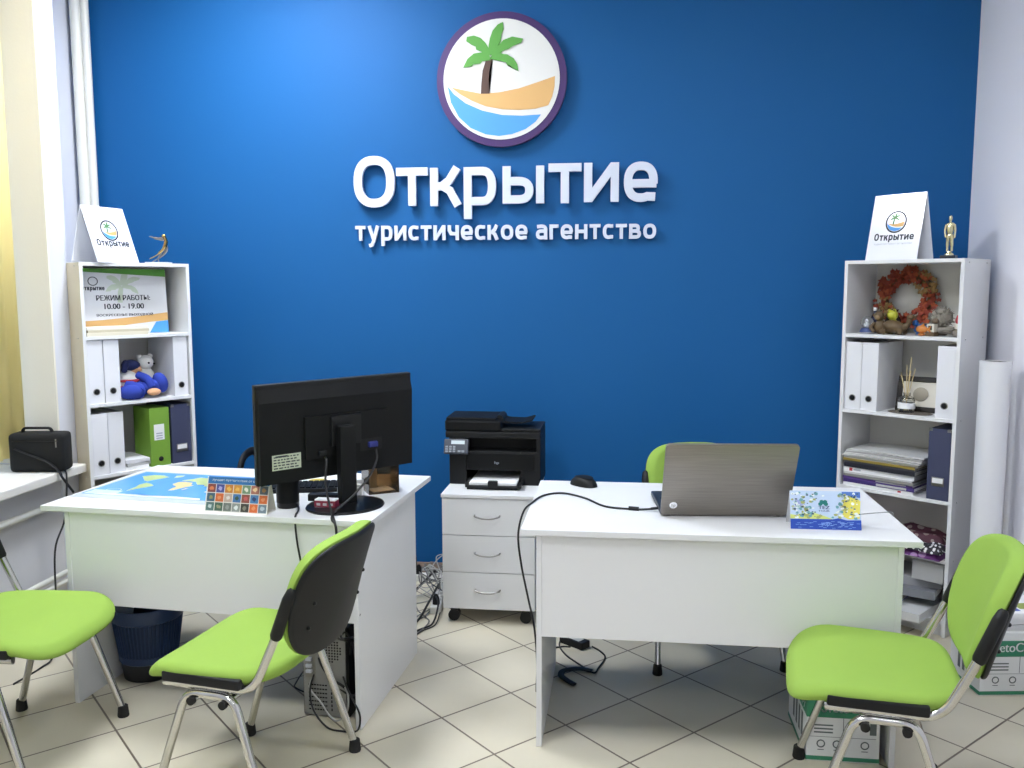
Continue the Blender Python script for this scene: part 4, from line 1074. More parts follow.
b = B(); box(b, .075, .165, -.0368, -.0362, -.095, -.05, M=TM); obj('port_recess', b, DARK, rear)
b = B(); box(b, .105, .142, -.052, -.036, -.082, -.062, .003, M=TM); obj('video_plug', b, mat('plug_blue', '#20286e', .5), rear, label='blue video plug')
b = B(); box(b, -.095, -.065, -.05, -.036, -.088, -.07, .003, M=TM); obj('power_plug', b, BLK, rear)
b = B(); box(b, -.262, -.155, -.0262, -.0242, -.125, -.070, M=TM @ Matrix.Translation((0, 0, 0))); st = obj('sticker', b, mat('sticker_grey', '#b7bda6', .6), rear, label='pale grey sticker')
b = B()
rnd = random.Random(2)
for k in range(5):
    x = -.257
    while x < -.17:
        w_ = rnd.uniform(.006, .016); box(b, x, x+w_, -.0266, -.0262, -.120+.010*k, -.1155+.010*k, M=TM); x += w_+.004
box(b, -.25, -.205, -.0266, -.0262, -.079, -.073, M=TM)
obj('sticker_print', b, INK, st)
b = B(); tube(b, spline([(.14, -.008, .20), (.135, -.02, .16), (.08, -.06, .11), (.0, -.085, .055), (-.07, -.10, .02), (-.10, -.13, .012), (-.12, -.17, .006), (-.125, -.21, -.02), (-.125, -.215, -.2), (-.12, -.21, -.38), (-.07, -.16, -.43), (-.01, -.10, -.46), (-.01, -.09, -.50)], 7), .0042, 8); obj('video_cable', b, CORD, t, True)
b = B(); tube(b, spline([(-.06, -.0, .19), (-.07, -.03, .18), (-.085, -.05, .10), (-.09, -.10, .02), (-.105, -.15, .008), (-.118, -.19, -.005), (-.125, -.213, -.04), (-.135, -.217, -.25), (-.135, -.217, -.38), (-.085, -.165, -.43), (-.03, -.11, -.47), (-.03, -.10, -.52)], 7), .004, 8); obj('power_cable', b, CORD, t, True)

t = thing('desktop_speaker', 'black cylindrical speaker under the left side of the monitor', 'speaker', (-1.2000, 3.0242, 0.7600))
b = B(); lathe(b, [(0, 0), (.038, 0), (.040, .004), (.040, .13), (.036, .136), (0, .136)], 32); obj('body', b, BLKG, t, True)
b = B(); lathe(b, [(.0402, .02), (.0408, .02), (.0408, .10), (.0402, .10)], 32); obj('grille', b, BLKM, t, True)
b = B(); tube(b, spline([(.036, -.01, .012), (.055, -.04, .006), (.07, -.09, .005), (.078, -.13, .004), (.084, -.152, -.02), (.092, -.155, -.10), (.115, -.15, -.25), (.125, -.145, -.38), (.125, -.08, -.43), (.125, -.06, -.50)], 7), .0035, 8); obj('cable', b, CORD, t, True)

t = thing('keyboard', 'black keyboard behind the monitor on the left desk', 'keyboard', (-1.2840, 3.2889, 0.7600), R(14))
b = B(); box(b, -.22, .22, -.07, .07, 0, .016, .004); obj('case', b, BLK, t)
b = B()
for i in range(19):
    for j in range(5): box(b, -.212+i*.0224, -.193+i*.0224, -.06+j*.0242, -.04+j*.0242, .016, .022, .002)
obj('keys', b, BLKM, t)
b = B(); box(b, 0, .125, 0, .035, 0, .026, .004); tag(obj('black_device', b, BLK, None, loc=(-1.1358, 3.0519, 0.7743), rz=R(4)), 'small black oblong device lying on the foot of the monitor', 'device')
t = thing('small_carton', 'small red and white carton on the foot of the monitor', 'box', (-1.0844, 2.9827, 0.7704), R(-4))
b = B(); box(b, 0, .078, 0, .035, 0, .03, .001); obj('carton', b, PAPER, t)
b = B(); box(b, -.0006, .0786, -.0006, .0356, .002, .025); obj('red_panel', b, mat('carton_red', '#82243a', .5), t)
b = B()
for k in range(3): box(b, .008+k*.024, .022+k*.024, -.0012, -.0006, .008, .017)
obj('print', b, PAPG, t)
t = thing('white_holder', 'white card holder behind the neck of the monitor', 'holder', (-1.0222, 3.2099, 0.7600), R(8))
t.scale = (.85, .85, .72)
b = B(); box(b, -.055, .055, -.03, -.027, 0, .055, .001); box(b, -.055, .055, .027, .03, 0, .08, .001); box(b, -.055, -.052, -.027, .027, 0, .055, .001); box(b, .052, .055, -.027, .027, 0, .055, .001); box(b, -.055, .055, -.03, .03, 0, .003); obj('tray', b, PAPER, t)
b = B(); box(b, -.048, .048, -.018, .018, .004, .062); obj('cards', b, PAPG, t)
t = thing('acrylic_box', 'smoky clear acrylic box at the right corner of the left desk', 'box', (-0.9333, 3.3106, 0.7600), R(30))
SMK = bpy.data.materials.new('smoky_acrylic'); SMK.use_nodes = True
nt = SMK.node_tree; tr = nt.nodes.new('ShaderNodeBsdfTransparent'); tr.inputs['Color'].default_value = lin('#cbbca6'); gl = nt.nodes.new('ShaderNodeBsdfGlossy'); gl.inputs['Roughness'].default_value = .05; gl.inputs['Color'].default_value = (.8, .8, .8, 1)
mx = nt.nodes.new('ShaderNodeMixShader'); fr = nt.nodes.new('ShaderNodeFresnel'); fr.inputs[0].default_value = 1.45
nt.links.new(fr.outputs[0], mx.inputs[0]); nt.links.new(tr.outputs[0], mx.inputs[1]); nt.links.new(gl.outputs[0], mx.inputs[2]); nt.links.new(mx.outputs[0], nt.nodes['Material Output'].inputs[0])
h = .115; s = .06
b = B(); box(b, -s, s, -s, -s+.003, 0, h); box(b, -s, s, s-.003, s, 0, h); box(b, -s, -s+.003, -s+.003, s-.003, 0, h); box(b, s-.003, s, -s+.003, s-.003, 0, h); box(b, -s+.003, s-.003, -s+.003, s-.003, 0, .003); obj('walls', b, SMK, t)
b = B(); box(b, -.045, .045, -.04, .04, .0035, .006, M=Matrix.Rotation(R(9), 4, 'Z')); box(b, -.045, -.005, .03, .032, .004, .085); obj('note_papers', b, mat('note_paper', '#e0d6c4', .8), t)
t = thing('flyer', 'yellow and white flyer lying behind the keyboard', 'flyer', (-1.1951, 3.4568, 0.7602), R(15))
b = B(); box(b, -.10, .10, -.07, .07, 0, .001); obj('sheet', b, PAPER, t)
b = B(); lathe(b, [(0, .001), (.04, .001), (.04, .0013), (0, .0013)], 20, (-.04, 0, 0)); obj('print', b, mat('flyer_yellow', '#c9b13a', .6), t)

# world map
t = thing('world_map', 'blue world map lying flat on the left desk', 'map', (-2.0962, 3.0784, 0.7602), R(-6.5))
MW, MD = .585, .465
# sheet corners taken slightly skewed to the desk
b = B(); box(b, 0, MW, 0, MD, 0, .0012); obj('sheet', b, mat('map_border', '#c2ccd8', .25), t)
b = B(); box(b, .012, MW-.012, .05, MD-.012, .0012, .0015); oc = obj('ocean', b, mat('map_ocean', '#5c9fe6', .25, var=.12, vscale=12), t, label='blue printed ocean')
CONT = {
 'americas': [[(.07, .80), (.13, .88), (.22, .88), (.29, .82), (.26, .74), (.23, .66), (.215, .60), (.18, .62), (.13, .70)], [(.24, .54), (.30, .50), (.35, .44), (.33, .36), (.29, .28), (.27, .18), (.255, .20), (.25, .34), (.225, .46)], [(.31, .90), (.37, .93), (.38, .86), (.34, .80)]],
 'africa': [[(.455, .64), (.50, .665), (.57, .64), (.60, .55), (.63, .53), (.60, .44), (.575, .32), (.545, .28), (.53, .36), (.525, .46), (.48, .50), (.45, .55)], [(.625, .40), (.64, .42), (.635, .34), (.622, .34)]],
 'eurasia': [[(.45, .70), (.46, .74), (.50, .80), (.53, .88), (.60, .86), (.70, .91), (.84, .88), (.93, .84), (.88, .76), (.84, .66), (.80, .58), (.775, .52), (.76, .58), (.715, .52), (.69, .60), (.64, .57), (.60, .64), (.58, .68), (.52, .70)]],
 'australia': [[(.82, .40), (.86, .43), (.90, .40), (.925, .33), (.90, .27), (.86, .30), (.82, .30)], [(.80, .48), (.86, .46), (.90, .44), (.85, .445)]],
 'antarctica': [[(.1, .02), (.3, .07), (.5, .05), (.7, .08), (.9, .06), (.92, .01), (.1, .01)]]}
lm = [mat('land_green', '#b9c98a', .3, var=.2, vscale=25), mat('land_tan', '#dccb92', .3, var=.15, vscale=30), mat('land_white', '#e9ecec', .3)]
b = B()
for k, (nm, polys) in enumerate(CONT.items()):
    for p in polys:
        q = [(.012+x*(MW-.024), .05+y_*(MD-.062)) for x, y_ in p]
        tt = bmesh.new(); prism(tt, [(x, y_) for x, y_ in q], .0013, .0018)
        for v in tt.verts: v.co = Vector((v.co.x, v.co.z, v.co.y))
        merge(b, tt, None, (0, 1, 0, 1, 2)[k])
obj('continents', b, lm, t, label='printed green and tan continents')
b = B(); box(b, .02, .15, .055, .12, .0015, .0017); lathe(b, [(.03, .0015), (.033, .0015), (.033, .0018), (.03, .0018)], 24, (.10, .12, 0)); obj('legend', b, mat('map_legend', '#b9cfea', .4), t)

# photo calendar
t = thing('desk_calendar', 'tent shaped card with rows of small photos on the left desk', 'calendar', (-1.4746, 2.9254, 0.7602), R(-5.5))
W = .245; H = .125; M = Matrix.Rotation(R(-16), 4, 'X')
b = B(); box(b, 0, W, 0, .0012, 0, H, M=M); obj('front_panel', b, mat('card_cream', '#dcd9cf', .5), t)
d = H*sin(R(16)); hz = H*cos(R(16))
b = B(); prism(b, [(0, 0), (W, 0), (W, 1), (0, 1)], 0, .0012)
for v in b.verts: v.co = Vector((v.co.x, 2*d+(d-2*d)*v.co.z+v.co.y, hz*v.co.z*.99))
obj('rear_panel', b, MATS['card_cream'], t)
b = B(); box(b, 0, W, .001, 2*d, 0, .001); obj('base_panel', b, MATS['card_cream'], t)
b = B(); box(b, .004, W, -.0006, 0, H*.80, H, M=M); hd = obj('header', b, mat('cal_blue', '#2f6ea6', .5), t)
b = B(); text(b, 'КАЛЕНДАРЬ ПУТЕШЕСТВИЙ' if False else 'лучшие путешествия от солнца', .02, W-.02, H*.86, H*.93, -.0009, 0, .01, M=M); obj('header_text', b, PAPER, hd)
PC = ['#7a3b3a', '#4a4f8c', '#c07a35', '#c98a35', '#6c8a6a', '#a56a58', '#55606a', '#37586a', '#c8632e', '#b8a394', '#3f6da0', '#8a4a3c', '#4a79a6', '#c8632e', '#4e6c68', '#3f5c48', '#6a7268', '#8a9088', '#39382f', '#c8632e', '#6a7a84']
PC2 = ['#d07a4a', '#a9a2d0', '#e0b050', '#e0b050', '#d8d8c8', '#e0c090', '#a07a4a', '#8a8a5a', '#d98a5a', '#d8d0c8', '#2c4a3a', '#c05a5a', '#2a3a6a', '#d88a5a', '#b9c4c0', '#8a8a6a', '#8a9088', '#d8dcd8', '#7a7a68', '#d98a5a', '#a8b8c0']
ms = [mat('photo_%d' % k, c, .4) for k, c in enumerate(PC)]+[mat('photo_spot_%d' % k, c, .4) for k, c in enumerate(PC2)]
b = B(); cw = (W-.006)/7; chh = H*.78/3
for j in range(3):
    for i in range(7):
        k = j*7+i; x0 = .005+i*cw; z0 = .004+(2-j)*chh
        box(b, x0, x0+cw-.003, -.0006, 0, z0, z0+chh-.003, M=M, mi=k)
        rr = random.Random(k)
        c = (x0+cw*.45, z0+chh*.45)
        prism(b, [(c[0]+cw*.28*cos(q)*rr.uniform(.6, 1.1), c[1]+chh*.28*sin(q)*rr.uniform(.5, 1.1)) for q in [2*pi*e/9 for e in range(9)]], -.0009, -.0003, M, 21+k)
obj('photo_grid', b, ms, t, label='grid of small coloured photos')

# ---------------------------------------------------------------- right desk items
LA = R(4.7)
t = thing('laptop', 'open silver grey laptop seen from behind on the right desk', 'laptop', (0.3635, 3.0598, 0.7600), LA)
LW, LDp = .44, .285
b = B(); box(b, -LW/2, LW/2, .0, LDp, .004, .024, .006); base = obj('base', b, mat('laptop_base_dark', '#2f343c', .4, metal=.4), t)
b = B(); box(b, -LW/2+.02, LW/2-.02, .05, .17, .024, .0255); obj('keyboard', b, BLK, base)
b = B(); box(b, -.05, .05, .185, .265, .024, .0248); obj('touchpad', b, STEEL, base)
b = B()
for x in (-.19, .19):
    for y_ in (.02, .265): cyl(b, (x, y_, .002), .008, .004)
obj('rubber_foot', b, RUB, base)
LM_ = Matrix.Translation((0, .004, .022)) @ Matrix.Rotation(R(24.5), 4, 'X')
def slab(x0, x1, z0, z1, y0, y1, r):
    p = []
    for cx, cz, a0 in ((x1-r, z1-r, 0), (x0+r, z1-r, 90), (x0+r, z0+r, 180), (x1-r, z0+r, 270)):
        for k in range(6): a = R(a0+90*k/5); p.append((cx+r*cos(a), cz+r*sin(a)))
    b = B(); prism(b, p, y0, y1, LM_); return b
lap_m = bpy.data.materials.new('brushed_lid'); lap_m.use_nodes = True
nt = lap_m.node_tree; bs = nt.nodes['Principled BSDF']; bs.inputs['Metallic'].default_value = .8; bs.inputs['Roughness'].default_value = .38
tc = nt.nodes.new('ShaderNodeTexCoord'); mp = nt.nodes.new('ShaderNodeMapping'); mp.inputs['Scale'].default_value = (4, 200, 200); ns = nt.nodes.new('ShaderNodeTexNoise'); ns.inputs['Scale'].default_value = 2; ns.inputs['Detail'].default_value = 4
rp = nt.nodes.new('ShaderNodeMix'); rp.data_type = 'RGBA'; rp.inputs[6].default_value = lin('#77716b'); rp.inputs[7].default_value = lin('#98928b')
nt.links.new(tc.outputs['Object'], mp.inputs[0]); nt.links.new(mp.outputs[0], ns.inputs['Vector']); nt.links.new(ns.outputs['Fac'], rp.inputs[0]); nt.links.new(rp.outputs[2], bs.inputs['Base Color'])
lid = obj('lid', slab(-LW/2, LW/2, -.015, .282, -.010, .0, .014), lap_m, t)
b = slab(-LW/2+.012, LW/2-.012, .014, .27, .0, .001, .004); obj('screen', b, BLKG, lid)
b = B(); lathe(b, [(0, -.0008), (.0135, -.0008), (.0135, .0008), (0, .0008)], 28, M=LM_ @ Matrix.Translation((-LW/2+.042, -.0105, .028)) @ Matrix.Rotation(pi/2, 4, 'X')); rm = obj('round_mark', b, mat('mark_white', '#f6f7fa', .4), lid, label='round white mark')
b = B(); text(b, 'hp', -LW/2+.035, -LW/2+.049, .020, .036, -.0115, .0004, 0, M=LM_); obj('mark_letters', b, STEEL, rm)
b = B()
for x in (-.14, .14): cyl(b, (x, .004, .02), .009, .06, 'x', 14)
obj('hinge', b, BLK, t, True)
t = thing('computer_mouse', 'black computer mouse at the back of the right desk', 'mouse', (-0.1412, 3.4864, 0.7600), R(-40))
t.scale = (1.12, 1.12, 1.05)
b = B(); pad(b, superell(.056, .031, 2.5, 40), lambda u, v, o: Vector((u, v, max(0, o) if o < 0 else o*(1-.25*(u/.056)**2)+.001)), .034, .0, .55); obj('shell', b, BLK, t, True)
b = B(); cyl(b, (.03, 0, .0285), .006, .005, 'y', 12); obj('wheel', b, RUB, t, True)
# laptop charger cable: plug, ferrite, run over the desk edge and down to the adapter
t = thing('laptop_charger', 'black laptop charger with cable running over the desk edge', 'charger', (0, 0, 0))
def on(x, y_): return (x, y_, .7645)
P = [(0.1432, 3.1062, 0.7719), (0.0988, 3.1012, 0.7679), on(0.0494, 3.1111), on(-0.0494, 3.1407), on(-0.1284, 3.2593), on(-0.2173, 3.3284), on(-0.2864, 3.2790), on(-0.3180, 3.1605), (-0.3407, 3.0815, 0.7501), (-.362, 3.10, .66), (-.352, 3.105, .55), (-.327, 3.11, .42), (-.306, 3.13, .30), (-.298, 3.16, .15), (-.304, 3.20, .03), (-.306, 3.26, .006), (-.30, 3.50, .006), (-.285, 3.62, .006), (-.24, 3.66, .006), (-.2, 3.63, .02)]
b = B(); tube(b, spline(P, 7), .0038, 8); cb = obj('cable', b, CORD, t, True)
b = B(); tube(b, [(0.0711, 3.1072, 0.7669), (0.0356, 3.1141, 0.7669)], .0075, 12); obj('ferrite', b, BLK, cb, True)
b = B(); tube(b, [(0.1481, 3.1072, 0.7728), (0.1136, 3.1022, 0.7699)], .005, 10); obj('plug', b, BLK, cb, True)
b = B(); box(b, -.065, .065, -.028, .028, 0, .032, .005, M=Matrix.Translation((-.185, 3.70, 0)) @ Matrix.Rotation(R(-38), 4, 'Z')); ad = obj('adapter', b, BLK, t)
b = B(); box(b, -.03, .04, -.018, .018, .0322, .0326, M=Matrix.Translation((-.185, 3.70, 0)) @ Matrix.Rotation(R(-38), 4, 'Z')); obj('adapter_label', b, PAPG, ad, label='grey adapter label')
b = B(); tube(b, spline([(-.108, 3.655, .016), (-.07, 3.63, .006), (-.05, 3.57, .005), (-.075, 3.47, .005), (-.095, 3.42, .005), (-.16, 3.50, .005), (-.215, 3.58, .005), (-.25, 3.68, .005), (-.24, 3.80, .005)], 7), .0036, 8); obj('mains_cable', b, CORD, t, True)
b = B(); tube(b, spline([(-.10, 3.425, .01), (-.15, 3.435, .012), (-.21, 3.41, .014), (-.222, 3.37, .012), (-.20, 3.33, .012), (-.165, 3.295, .010)], 7), .011, 10, sq=(.55, 1.2)); obj('cable_bundle', b, CORD, t, True)
# brochure box
t = thing('travel_calendar', 'light blue and yellow tent card with dark blue base on the right desk', 'calendar', (0.5649, 2.9284, 0.7602), R(1))
W, H = .226, .126; M = Matrix.Rotation(R(-17), 4, 'X')
b = B(); box(b, 0, W, 0, .0015, 0, H, M=M); obj('front_panel', b, mat('card_pale_blue', '#c4d6ee', .45), t)
d = H*sin(R(17)); hz = H*cos(R(17))
b = B(); prism(b, [(0, 0), (W, 0), (W, 1), (0, 1)], 0, .0015)
for v in b.verts: v.co = Vector((v.co.x, 2.2*d+(d-2.2*d)*v.co.z+v.co.y, hz*v.co.z*.99))
obj('rear_panel', b, PAPER, t)
b = B(); box(b, 0, W, .002, 2.2*d, 0, .001); obj('base_panel', b, PAPER, t)
def patch(pts, m, nm, lb, y_=-.0006):
    b = B(); prism(b, [(x*W, z*H) for x, z in pts], y_-.0003, 0, M); return obj(nm, b, m, t, label=lb)
patch([(0, 0), (1, 0), (1, .26), (.8, .25), (.68, .30), (.6, .27), (0, .26)], mat('card_deep_blue', '#2148a8', .4), 'sea_band', 'dark blue sea band')
patch([(0, .27), (.6, .27), (.5, .34), (.3, .45), (.18, .42), (.08, .36), (0, .38)], mat('card_lime', '#d4dc7a', .45), 'beach_patch', 'yellow green beach', -.0008)
patch([(.74, .36), (.82, .28), (.98, .30), (1, .75), (.96, .82), (.82, .86), (.76, .78), (.80, .6)], mat('card_yellow', '#e6da62', .45), 'island_patch', 'yellow island')
patch([(.74, .88), (1, .84), (1, .99), (.74, .99)], mat('card_mid_blue', '#4a73c0', .45), 'sky_patch', 'mid blue patch')
patch([(.06, .6), (.12, .55), (.22, .58), (.2, .74), (.1, .76)], mat('card_violet', '#a3aedc', .45), 'cloud_patch', 'violet patch')
b = B()
rr = random.Random(4)
for k in range(70):
    x, z = rr.uniform(.03, .97), rr.uniform(.32, .95)
    if .38 < x < .68: continue
    s = rr.uniform(.003, .008); box(b, x*W, x*W+s, -.0014, -.0008, z*H, z*H+s*.6, M=M @ Matrix.Identity(4))
obj('speckles', b, mat('card_ink', '#3a5068', .5), t)
for nm, col, sd in (('teal_speckles', '#6fa8b0', 8), ('pale_speckles', '#eef3ef', 9), ('olive_speckles', '#a9b06a', 10)):
    b = B(); rr = random.Random(sd)
    for k in range(46):
        x, z = rr.uniform(.03, .96), rr.uniform(.30, .95)
        if .35 < x < .64 and .38 < z < .86: continue
        q0 = rr.uniform(.004, .010); prism(b, [(x*W+q0*cos(q)*rr.uniform(.5, 1), z*H+q0*.7*sin(q)*rr.uniform(.5, 1)) for q in [2*pi*e/7 for e in range(7)]], -.0012, -.0006, M)
    obj(nm, b, mat(nm, col, .5), t)
b = B()
for k in range(46):
    x, z = rr.uniform(.02, .94), rr.uniform(.03, .22); box(b, x*W, x*W+.011, -.0014, -.0008, z*H, z*H+.0012, M=M)
text(b, 'море', .44*W, .58*W, .07*H, .18*H, -.0016, 0, .01, M=M)
obj('wave_lines', b, mat('card_wave', '#8fb4e8', .5), t)
b = B()
for (x, z) in ((.43, .66), (.47, .70), (.51, .66), (.45, .72), (.50, .72)): prism(b, [(x*W+.007*cos(q), z*H+.006*sin(q)) for q in [2*pi*e/10 for e in range(10)]], -.0014, -.0008, M)
obj('logo', b, mat('card_teal', '#1f7f7a', .5), t, label='teal logo')
b = B(); text(b, 'TEZ', .40*W, .56*W, .53*H, .61*H, -.0018, 0, .02, M=M); obj('lettering', b, mat('card_navy', '#2a3c7a', .5), t, label='navy lettering')
b = B(); text(b, 'TOUR', .40*W, .56*W, .46*H, .50*H, -.0018, 0, .02, M=M); obj('small_lettering', b, mat('card_navy', '#2a3c7a', .5), t, label='small navy lettering')
# pen line on desk: thin cord behind the card
b = B(); tube(b, spline([(0.8198, 3.1309, 0.7620), (0.8889, 3.1605, 0.7620), (0.9432, 3.1802, 0.7620), (0.9630, 3.1852, 0.7551), (0.9679, 3.1852, 0.7106)], 6), .0016, 6); tag(obj('thin_cord', b, CORDW, None, True), 'thin grey cord lying at the right end of the right desk', 'cord')

# ---------------------------------------------------------------- under the desks
# waste bin
t = thing('waste_bin', 'dark blue ribbed plastic waste bin under the left desk', 'bin', (-1.885, 3.225, 0))
BM = mat('blue_bin_plastic', '#23385e', .4)
def rr_(z): return .098+.042*z/.30
b = B(); lathe(b, [(0, 0), (.098, 0), (rr_(.03), .03), (rr_(.07), .07), (rr_(.07)-.004, .07), (.094, .004), (0, .004)], 48); obj('base', b, mat('bin_base_dark', '#14171d', .5), t, True)
b = B(); lathe(b, [(rr_(.07), .07), (rr_(.095)+.003, .075), (rr_(.095)+.003, .10), (rr_(.095)-.002, .10), (rr_(.07)-.004, .07)], 48); lathe(b, [(rr_(.24), .24), (rr_(.24)+.006, .245), (rr_(.30)+.006, .298), (rr_(.30)+.004, .302), (rr_(.30)-.002, .298), (rr_(.24)-.004, .24)], 48)
for k in range(54):
    a = 2*pi*k/54
    tube(b, [(rr_(.09)*cos(a), rr_(.09)*sin(a), .09), (rr_(.25)*cos(a), rr_(.25)*sin(a), .25)], .0032, 5)
obj('ribbed_wall', b, BM, t, True)
b = B(); lathe(b, [(rr_(.1)-.008, .07), (rr_(.24)-.007, .24), (rr_(.24)-.009, .24), (rr_(.1)-.01, .07)], 48); obj('liner', b, mat('bin_liner', '#20304f', .5), t, True)
# computer tower
t = thing('computer_tower', 'computer tower with grey back panel under the left desk', 'computer', (-1.135, 2.95, 0), LDR)
TW, TH, TD = .178, .345, .40
b = B(); box(b, 0, TW, 0.003, TD, .006, TH, .003); case = obj('case', b, BLKM, t)
b = B(); box(b, .004, TW-.012, -.001, .003, .008, TH-.006); rp_ = obj('back_panel', b, mat('zinc_panel', '#8f8f8d', .45, metal=.6), t, label='grey metal back panel')
b = B()
for i in range(9):
    for j in range(9):
        dx, dz = (i-4)*.0105, (j-4)*.0105
        if dx*dx+dz*dz < .046**2: cyl(b, (.105+dx, -.0012, .255+dz), .0036, .001, 'y', 6)
obj('fan_grille', b, DARK, rp_)
b = B()
for k in range(7):
    for q in range(7): box(b, .022+q*.0105, .030+q*.0105, -.0014, -.0008, .026+k*.0155, .031+k*.0155)
for k in range(7): box(b, .108, .113, -.0014, -.0008, .026+k*.0155, .036+k*.0155)
obj('slot_covers', b, DARK, rp_)
b = B(); box(b, .012, .05, -.004, 0, .15, .30); obj('port_plate', b, STEEL, rp_)
b = B()
b.free()
for z in (.17, .19, .215, .25):
    b = B(); box(b, .018, .04, -.016, -.004, z, z+.012, .002); obj('plug', b, mat('plug_grey', '#b9bcc4', .5), rp_)
for x in (.03, TW-.03):
    for y_ in (.04, TD-.04):
        b = B(); cyl(b, (x, y_, .003), .012, .006); obj('rubber_foot', b, RUB, t)
# tower cables
def cable(label, pts, r=.0035, m=CORD, grp='loose cables', name='cable'):
    b = B(); tube(b, spline(pts, 7), r, 8); return tag(obj(name, b, m, None, True), label, 'cable', grp)
cable('black cable looping down the right edge of the computer tower', [(-.99, 2.955, .30), (-.965, 2.93, .33), (-.935, 2.915, .30), (-.915, 2.90, .20), (-.92, 2.90, .12), (-.96, 2.93, .10), (-1.0, 2.945, .115)])
cable('black cable making a low loop at the foot of the computer tower', [(-1.075, 2.96, .20), (-1.10, 2.93, .12), (-1.08, 2.90, .05), (-1.02, 2.865, .006), (-.96, 2.845, .005), (-.905, 2.85, .006), (-.895, 2.86, .05), (-.91, 2.865, .09), (-.95, 2.90, .13), (-.98, 2.94, .16)])
cable('grey cable hanging in a curve across the tower back', [(-1.07, 2.958, .185), (-1.105, 2.935, .12), (-1.06, 2.92, .07), (-1.02, 2.90, .03), (-.985, 2.885, .02), (-.95, 2.885, .06), (-.95, 2.90, .11), (-.97, 2.93, .125)], .0035, CORDW)
cable('thin black cable looping left of the computer tower', [(-1.08, 2.962, .22), (-1.13, 2.96, .17), (-1.18, 3.0, .10), (-1.20, 3.04, .06), (-1.16, 3.06, .03), (-1.12, 3.02, .05), (-1.13, 2.96, .12)], .0028)
cable('thick black cable crossing the tower back panel', [(-1.085, 2.962, .255), (-1.06, 2.94, .20), (-1.02, 2.93, .155), (-.98, 2.93, .13), (-.955, 2.94, .10)], .005)
# power strips and tangle between the left desk and the drawer cabinet
PSW = mat('strip_white', '#dcdcd8', .45)
def strip(label, loc, rz, n):
    t = thing('power_strip', label, 'power strip', loc, rz, 'power strips')
    L = .06*n+.03
    b = B(); box(b, 0, L, -.026, .026, 0, .036, .006); obj('body', b, PSW, t)
    for k in range(n):
        b = B(); cyl(b, (.045+k*.06, 0, .0362), .019, .002, 'z', 20); obj('socket', b, mat('socket_grey', '#b5b5b1', .5), t)
    for k in range(0, n, 1):
        if (k+n) % 3 == 0: continue
        b = B(); lathe(b, [(0, .037), (.017, .037), (.018, .045), (.015, .07), (.006, .085), (0, .085)], 16, (.045+k*.06, 0, 0)); obj('mains_plug', b, BLK if k % 2 == 0 else CORDW, t, True)
    return t
strip('white power strip against the blue wall left of the drawer cabinet', (-1.22, 4.455, 0), R(1), 5)
strip('white power strip on the floor beside the drawer cabinet', (-.90, 4.13, 0), R(72), 3)
strip('short white power strip on the floor close to the left desk', (-.865, 3.98, 0), R(95), 2)
CT = [('black cable from wall strip dropping behind the left desk', [(-1.05, 4.38, .085), (-1.06, 4.40, .16), (-1.12, 4.44, .20), (-1.2, 4.45, .22)], .004, CORD),
      ('thick black cable curving in front of the wall power strip', [(-.93, 4.37, .085), (-.94, 4.30, .10), (-1.0, 4.2, .05), (-1.08, 4.1, .008), (-1.18, 4.02, .006)], .0055, CORD),
      ('black cable running from the middle strip to the left desk', [(-.885, 4.16, .075), (-.87, 4.08, .11), (-.90, 3.98, .05), (-.93, 3.86, .006), (-1.0, 3.74, .006)], .0055, CORD),
      ('black cable lying outermost on the floor beside the cabinet', [(-.875, 4.03, .08), (-.845, 3.96, .06), (-.85, 3.86, .006), (-.89, 3.78, .006), (-.94, 3.70, .006), (-1.0, 3.64, .006)], .0045, CORD),
      ('thin black cable looped on the tiles beside the left desk', [(-.83, 3.93, .03), (-.835, 3.84, .006), (-.88, 3.76, .005), (-.905, 3.66, .005), (-.885, 3.60, .005), (-.90, 3.54, .005), (-.98, 3.50, .006)], .003, CORD),
      ('grey cable tangled above the middle power strip', [(-.89, 4.19, .08), (-.93, 4.22, .15), (-.88, 4.28, .20), (-.83, 4.22, .18), (-.86, 4.12, .12), (-.83, 4.05, .05)], .003, CORDW),
      ('grey cable curling in front of the wall strip', [(-.99, 4.36, .085), (-.96, 4.30, .14), (-.90, 4.26, .10), (-.95, 4.2, .03), (-1.05, 4.16, .005), (-1.0, 4.1, .005), (-.93, 4.14, .006)], .003, CORDW),
      ('dark grey cable coiled behind the drawer cabinet corner', [(-.85, 4.25, .10), (-.83, 4.3, .16), (-.88, 4.34, .14), (-.92, 4.3, .06), (-.88, 4.24, .02), (-.84, 4.28, .006)], .003, CORDG),
      ('dark grey cable crossing the tiles next to the middle strip', [(-.87, 4.2, .08), (-.94, 4.18, .10), (-1.0, 4.12, .04), (-.96, 4.02, .006), (-.9, 3.93, .006), (-.87, 3.86, .006), (-.9, 3.7, .006)], .003, CORDG),
      ('white cable rising along the drawer cabinet side', [(-.825, 4.10, .006), (-.83, 4.12, .10), (-.835, 4.16, .18), (-.84, 4.24, .24), (-.86, 4.3, .2), (-.9, 4.36, .09)], .003, PSW)]
for lb, p, r, m in CT: cable(lb, p, r, m)
rnd = random.Random(21)
